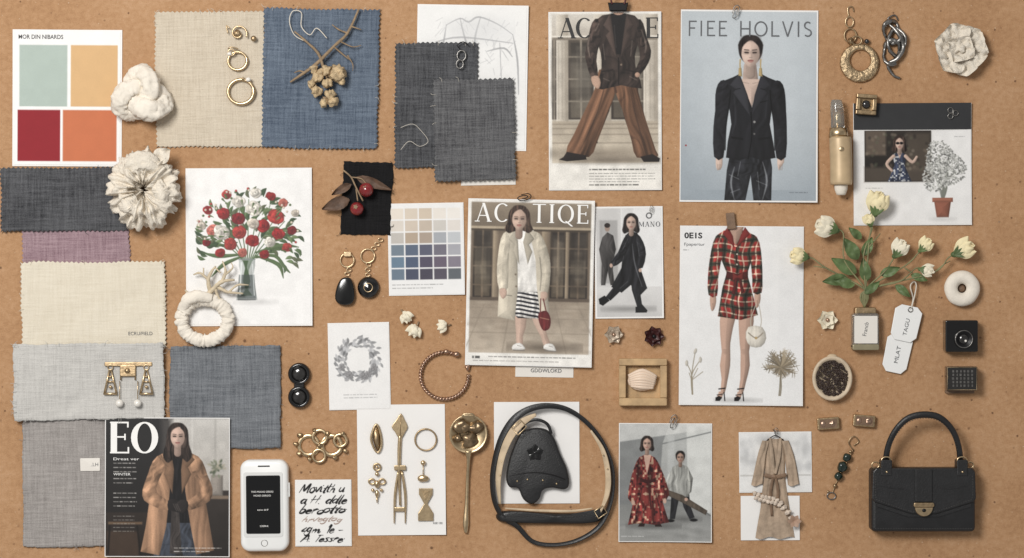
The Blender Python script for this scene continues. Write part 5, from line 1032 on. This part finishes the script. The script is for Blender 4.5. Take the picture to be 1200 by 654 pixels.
T.add('string',tube([(1066,363,4),(1069,350,4),(1066,336,3),(1070,330,3),(1073,334,3),(1071,346,4),(1067,361,5)],.8,6),STRING); T.add('eyelet',tube(circ(1066,363,2.6,2.6,12,z=4.8),.7,6,closed=True),SILV)
T.hf=lambda X,Y:0*X
T.text('TAGU',1051,381,20,4.6,INKG,r=-78,dz=4.9); T.text('MLAT',1041,413,20,4.6,INKG,r=-78,dz=2.6)
T=Th('perfume_bottle',983,173,'glass topped perfume bottle with wooden sleeve','perfume bottle',z=0)
T.add('glass_cap',tube([(979,118,12),(979,125,12),(980,140,12),(980,152,12)],[6,7.6,8,8],18,sm=3),GLASS); T.add('cap_core',tube([(980,128,12),(980,152,12)],4,12,sm=2),GOLD)
T.add('collar',tube([(981,151,12),(981,162,12)],[10.5,11.5],20,sm=2),GOLD); T.add('sleeve',tube([(983,162,13),(983,164,13),(984,192,13),(984,214,13),(984,217,13)],[12,13,13,13,12],24,sm=2),mat('honey_wood',(200,168,122),.45,.2,var=.12,vs=.06)); T.add('foot',tube([(984,217,12),(984,223,12),(984,229,12)],[8,7.4,5],18,sm=2),CERAM); T.add('round_badge',blob(983,176,26,3,3,.8),GOLD)
T=Th('brass_box',1014,123,'small square brass trinket box with stone','trinket box',z=2,r=-4)
T.add('box_floor',prism(rr(1003,112,1025,134,1.5),0,4),BRASS,False)
for q in ((1002,111,1026,116),(1002,130,1026,135),(1002,116.2,1007,129.8),(1021,116.2,1026,129.8)): T.add('frame_side',prism(rr(*q,1),0,9.7,1),BRASS,False)
T.add('stone',blob(1014,123,6,5,5,3),SMOKE)
T=Th('silver_charm',1115,133,'tiny silver loop charm on black paper','charm',z=3); T.add('loops',join([tube(circ(1115+4*cos(k*2.1),133+4*sin(k*2.1),3,3,10,z=2),.7,5,closed=True) for k in range(3)]),SILV)
T=Th('disc_earring',1007,64,'textured round brass disc earring with linked rings','earring',z=0)
dm=mat('hammered_brass',(190,160,118),.45,1,var=.35,vs=.3,bmp=.9,bs=.22,bd=2.5)
T.add('round_disc',annulus(1007,74,23,12,1,4.4,48,ox=1,oy=-3,b=1.4),dm); T.add('link',tube(circ(996,42,7,8,16,z=3),1,8,closed=True),BRASS); T.add('link',tube(circ(1003,48,6,5,16,z=5),1,8,closed=True),BRASS); T.add('link',tube(circ(995,26,4.6,6,14,z=3),.8,8,closed=True),GOLD); T.add('ear_wire',tube([(994,20,3),(993,10,3),(998,8,3),(1000,14,2)],.7,6),GOLD); T.add('dark_stone',blob(1015,49,5,3),SMOKE); T.add('knot',blob(996,49,5,4,4,3,lump=.4,lf=.4),BRASS)
T=Th('swirl_earring',1047,55,'twisted organic silver earring','earring',z=0)
for k,(c0,R0,ph) in enumerate((((1045,38),(10,13),0),((1050,50),(9,16),2),((1044,62),(10,14),4))):
    T.add('twisted_strand',tube([(c0[0]+R0[0]*cos(a)*(1+.2*sin(2*a+ph)),c0[1]+R0[1]*sin(a),4+3*sin(a*2+ph)) for a in [q*2*pi/14 for q in range(14)]],[1.6,3.2,1.6,3.4,1.8],9,closed=True,sm=4,lump=.25,lf=.3),SILV)
T.add('twisted_strand',tube([(1040,28,4),(1052,40,7),(1058,54,5),(1052,68,7),(1040,76,4),(1046,88,3),(1054,92,3)],[1.4,2.6,3,3,2.4,1.8,1.4],9,lump=.25,lf=.3),SILV)
T.add('ear_wire',tube([(1044,26,3),(1040,22,3),(1048,18,3),(1052,24,2)],.9,6),SILV)
T=Th('fabric_flower',1124,59,'large crumpled ivory fabric flower','fabric flower',z=0)
T.add('outer_petals',join([petal(1124,59,k*60+10+(k%2)*8,32,18,3,11,.3,4,nu=16,nv=14,wav=8,sd=k*3.1,tip=1.25,wf=.13) for k in range(6)]),COTTON); T.add('inner_petals',join([petal(1124,59,k*90+30,17,11,9,8,.4,3,nu=10,nv=8,wav=7,sd=k*2.3+40,wf=.2) for k in range(4)]),COTTON); T.add('centre',blob(1124,58,14,4.5,4.5,4,lump=.5,lf=.3),COTTON)
# rose buds
T=Th('rose_spray',1020,310,'spray of closed cream rosebuds with green leaves','roses',z=2)
hs=[(966,266,14.5,200),(1026,238,15.5,-75),(934,300,11.5,190),(1052,291,12,-60),(1082,287,10,-50),(1127,292,14,-30),(1084,317,9,10),(1016,258,8,-110)]
mid=[(988,306),(1016,290),(966,314),(1035,318),(1058,312),(1090,320),(1052,330),(1010,300)]
stg=[]
for (x,y,r,an),(mx_,my) in zip(hs,mid):
    a=math.radians(an); stg.append(tube([(1012,360,5),(1013,340,8),(mx_,my,12),(x-cos(a)*r*1.5,y-sin(a)*r*1.5,11),(x-cos(a)*r*.6,y-sin(a)*r*.6,10)],[1.3,1.1,.9,.8,1.1],7,lump=.1))
for q in ([(1058,314,12),(1070,322,10),(1078,330,8)],[(1092,320,12),(1104,310,10),(1112,306,8)],[(1016,290,12),(1030,274,10)],[(966,314,12),(952,312,9)]): stg.append(tube(q,[.9,.5],6))
T.add('stems',join(stg),STEM)
for i,(x,y,r,an) in enumerate(hs):
    a=math.radians(an); bx,by=x-cos(a)*r*.8,y-sin(a)*r*.8; gs=[]
    tz=11
    gs.append(tube([(bx,by,tz),(bx+cos(a)*r*.35,by+sin(a)*r*.35,tz),(x,y,tz),(x+cos(a)*r*.5,y+sin(a)*r*.5,tz),(x+cos(a)*r*.85,y+sin(a)*r*.85,tz)],[r*.3,r*.62,r*.7,r*.56,r*.3],16,lump=.12,lf=.2))
    for k,off in enumerate((-26,24,-10,12)): gs.append(petal(bx,by,an+off,r*(1.75-.1*k),r*.52,tz+r*.25,r*(.42+.06*k),-.35,r*.1,nu=9,nv=8,wav=1.8,sd=k+i*7,tip=1.0))
    gs.append(tube([(x+cos(a)*r*.7+r*.22*cos(q)*(1-q/12),y+sin(a)*r*.7+r*.22*sin(q)*(1-q/12),tz+r*.52) for q in [w_*.5 for w_ in range(18)]],[.9,.6],6,sm=2))
    T.add('rose_bud',join(gs),PETAL if i%3 else PETALW)
    T.add('sepals',join([petal(bx-cos(a)*r*.2,by-sin(a)*r*.2,an-40+k*27,r*.85,r*.14,tz+r*.35,r*.3,-.2,sd=k) for k in range(4)]+[blob(bx-cos(a)*r*.1,by-sin(a)*r*.1,tz,r*.3,r*.26,r*.26)]),LEAFG)
for i,(x,y,a,L,W) in enumerate(((1002,320,-150,34,8),(1004,304,-125,30,8),(1010,300,-65,24,6),(1030,322,-20,24,6),(992,326,172,30,7),(1014,330,-100,28,7),(1000,334,-168,26,6),(1008,280,-140,20,5),(1066,322,20,20,4.6),(1048,334,40,22,5),(1012,344,-40,22,5))):
    T.add('leaf',petal(x,y,a,L,W,9,6,.4,5,nu=10,wav=3,sd=i*2.7),LEAFG)
T=Th('glass_vase',1012,385,'small label bottle holding the rose stems','vase',z=0)
T.add('bottle_body',prism(rr(997,367,1028,409,3),0,16,2),GLASS,False); T.add('neck_band',prism(rr(1000,360,1025,368,2),2,14,1.5),BRASS,False); T.add('base_band',prism(rr(997,403,1028,410,2),0,16.6,1),mat('vase_base',(150,138,104),.4,.3),False)
T.add('paper_label',prism(rr(999,370,1026,402,1),15.8,16.6),CREAMP,False); T.hf=lambda X,Y:0*X; T.text('Francb',1004,383,16,4.6,INKG,r=-80,dz=16.9)
def clip(x,y,label,m=SILV,z=5,a=0,sz=1.0):
    T=Th('paper_clip',x,y,label,'clip',z=z,group='clips holding the prints')
    f=lambda P:[(x+u*sz,y+v*sz,w) for u,v,w in P]
    T.add('wire',tube(rot(f([(-4,6,1),(-4,-4,1),(0,-8,1.5),(4,-4,1),(4,8,1),(0,12,1.5),(-2,8,2),(-2,0,2),(0,-3,2),(2,0,2),(2,6,2)]),a,x,y),.7*sz,6),m)
clip(862,13,'silver clip on grey magazine cover',sz=.8,a=20,z=6); clip(616,231,'dark clip on cream coat magazine',BLACKM,sz=.8,a=80,z=8); clip(789,492,'silver clip on red robe photo',sz=.8,a=20,z=5); clip(763,245,'small wire clip on striding print',sz=.45,a=10,z=5); clip(909,505,'silver clip above beige robe',sz=.5,z=6)
T=Th('binder_clip',724,12,'black binder clip on leather suit cover','clip',z=5); T.add('clip_body',prism([(712,4),(736,4),(734,14),(714,14)],0,6,1.5,sm=1),BLACKM,False); T.add('clip_handle',tube([(717,6,6),(716,0,7),(724,-6,7),(732,0,7),(731,6,6)],1.1,6),mat('maroon_wire',(90,34,36),.4))
T=Th('leather_tape',855,258,'brown leather tab holding plaid dress print','tape',z=4); T.add('leather_strip',prism([(850,250),(860,249),(862,268),(852,269)],0,2,.6),WALNUT,False)
# ============================================================ LIGHT + CAMERA
w=bpy.data.worlds.new('World'); scene.world=w; w.use_nodes=True; nt=w.node_tree; bg=nt.nodes['Background']
tc=nt.nodes.new('ShaderNodeTexCoord'); n=nt.nodes.new('ShaderNodeTexNoise'); n.inputs['Scale'].default_value=1.6; n.inputs['Detail'].default_value=1; nt.links.new(tc.outputs['Generated'],n.inputs['Vector'])
c=ramp(nt,n.outputs['Fac'],[(.36,(.3,.295,.29)),(.64,(.69,.68,.665))]); nt.links.new(c,bg.inputs['Color']); bg.inputs['Strength'].default_value=.74
def area(x,y,z,size,P,col):
    L=bpy.data.lights.new('softbox','AREA'); L.energy=P; L.size=size; L.color=col
    o=bpy.data.objects.new('softbox_lamp',L); o.location=((x-600)*S,(327-y)*S,z*S); COL.objects.link(o)
    d=Vector((0,0,0))-o.location; o.rotation_euler=d.to_track_quat('-Z','Y').to_euler()
area(-350,-560,2300,1.1,104,(1,.98,.945))
cam=bpy.data.cameras.new('camera'); co=bpy.data.objects.new('camera',cam); COL.objects.link(co)
H=3000; cam.lens=36*H/1200; cam.sensor_width=36; co.location=(0,0,H*S); cam.clip_end=50; cam.clip_start=.05
scene.camera=co
scene.view_settings.view_transform='Standard'; scene.view_settings.look='None'; scene.view_settings.exposure=0
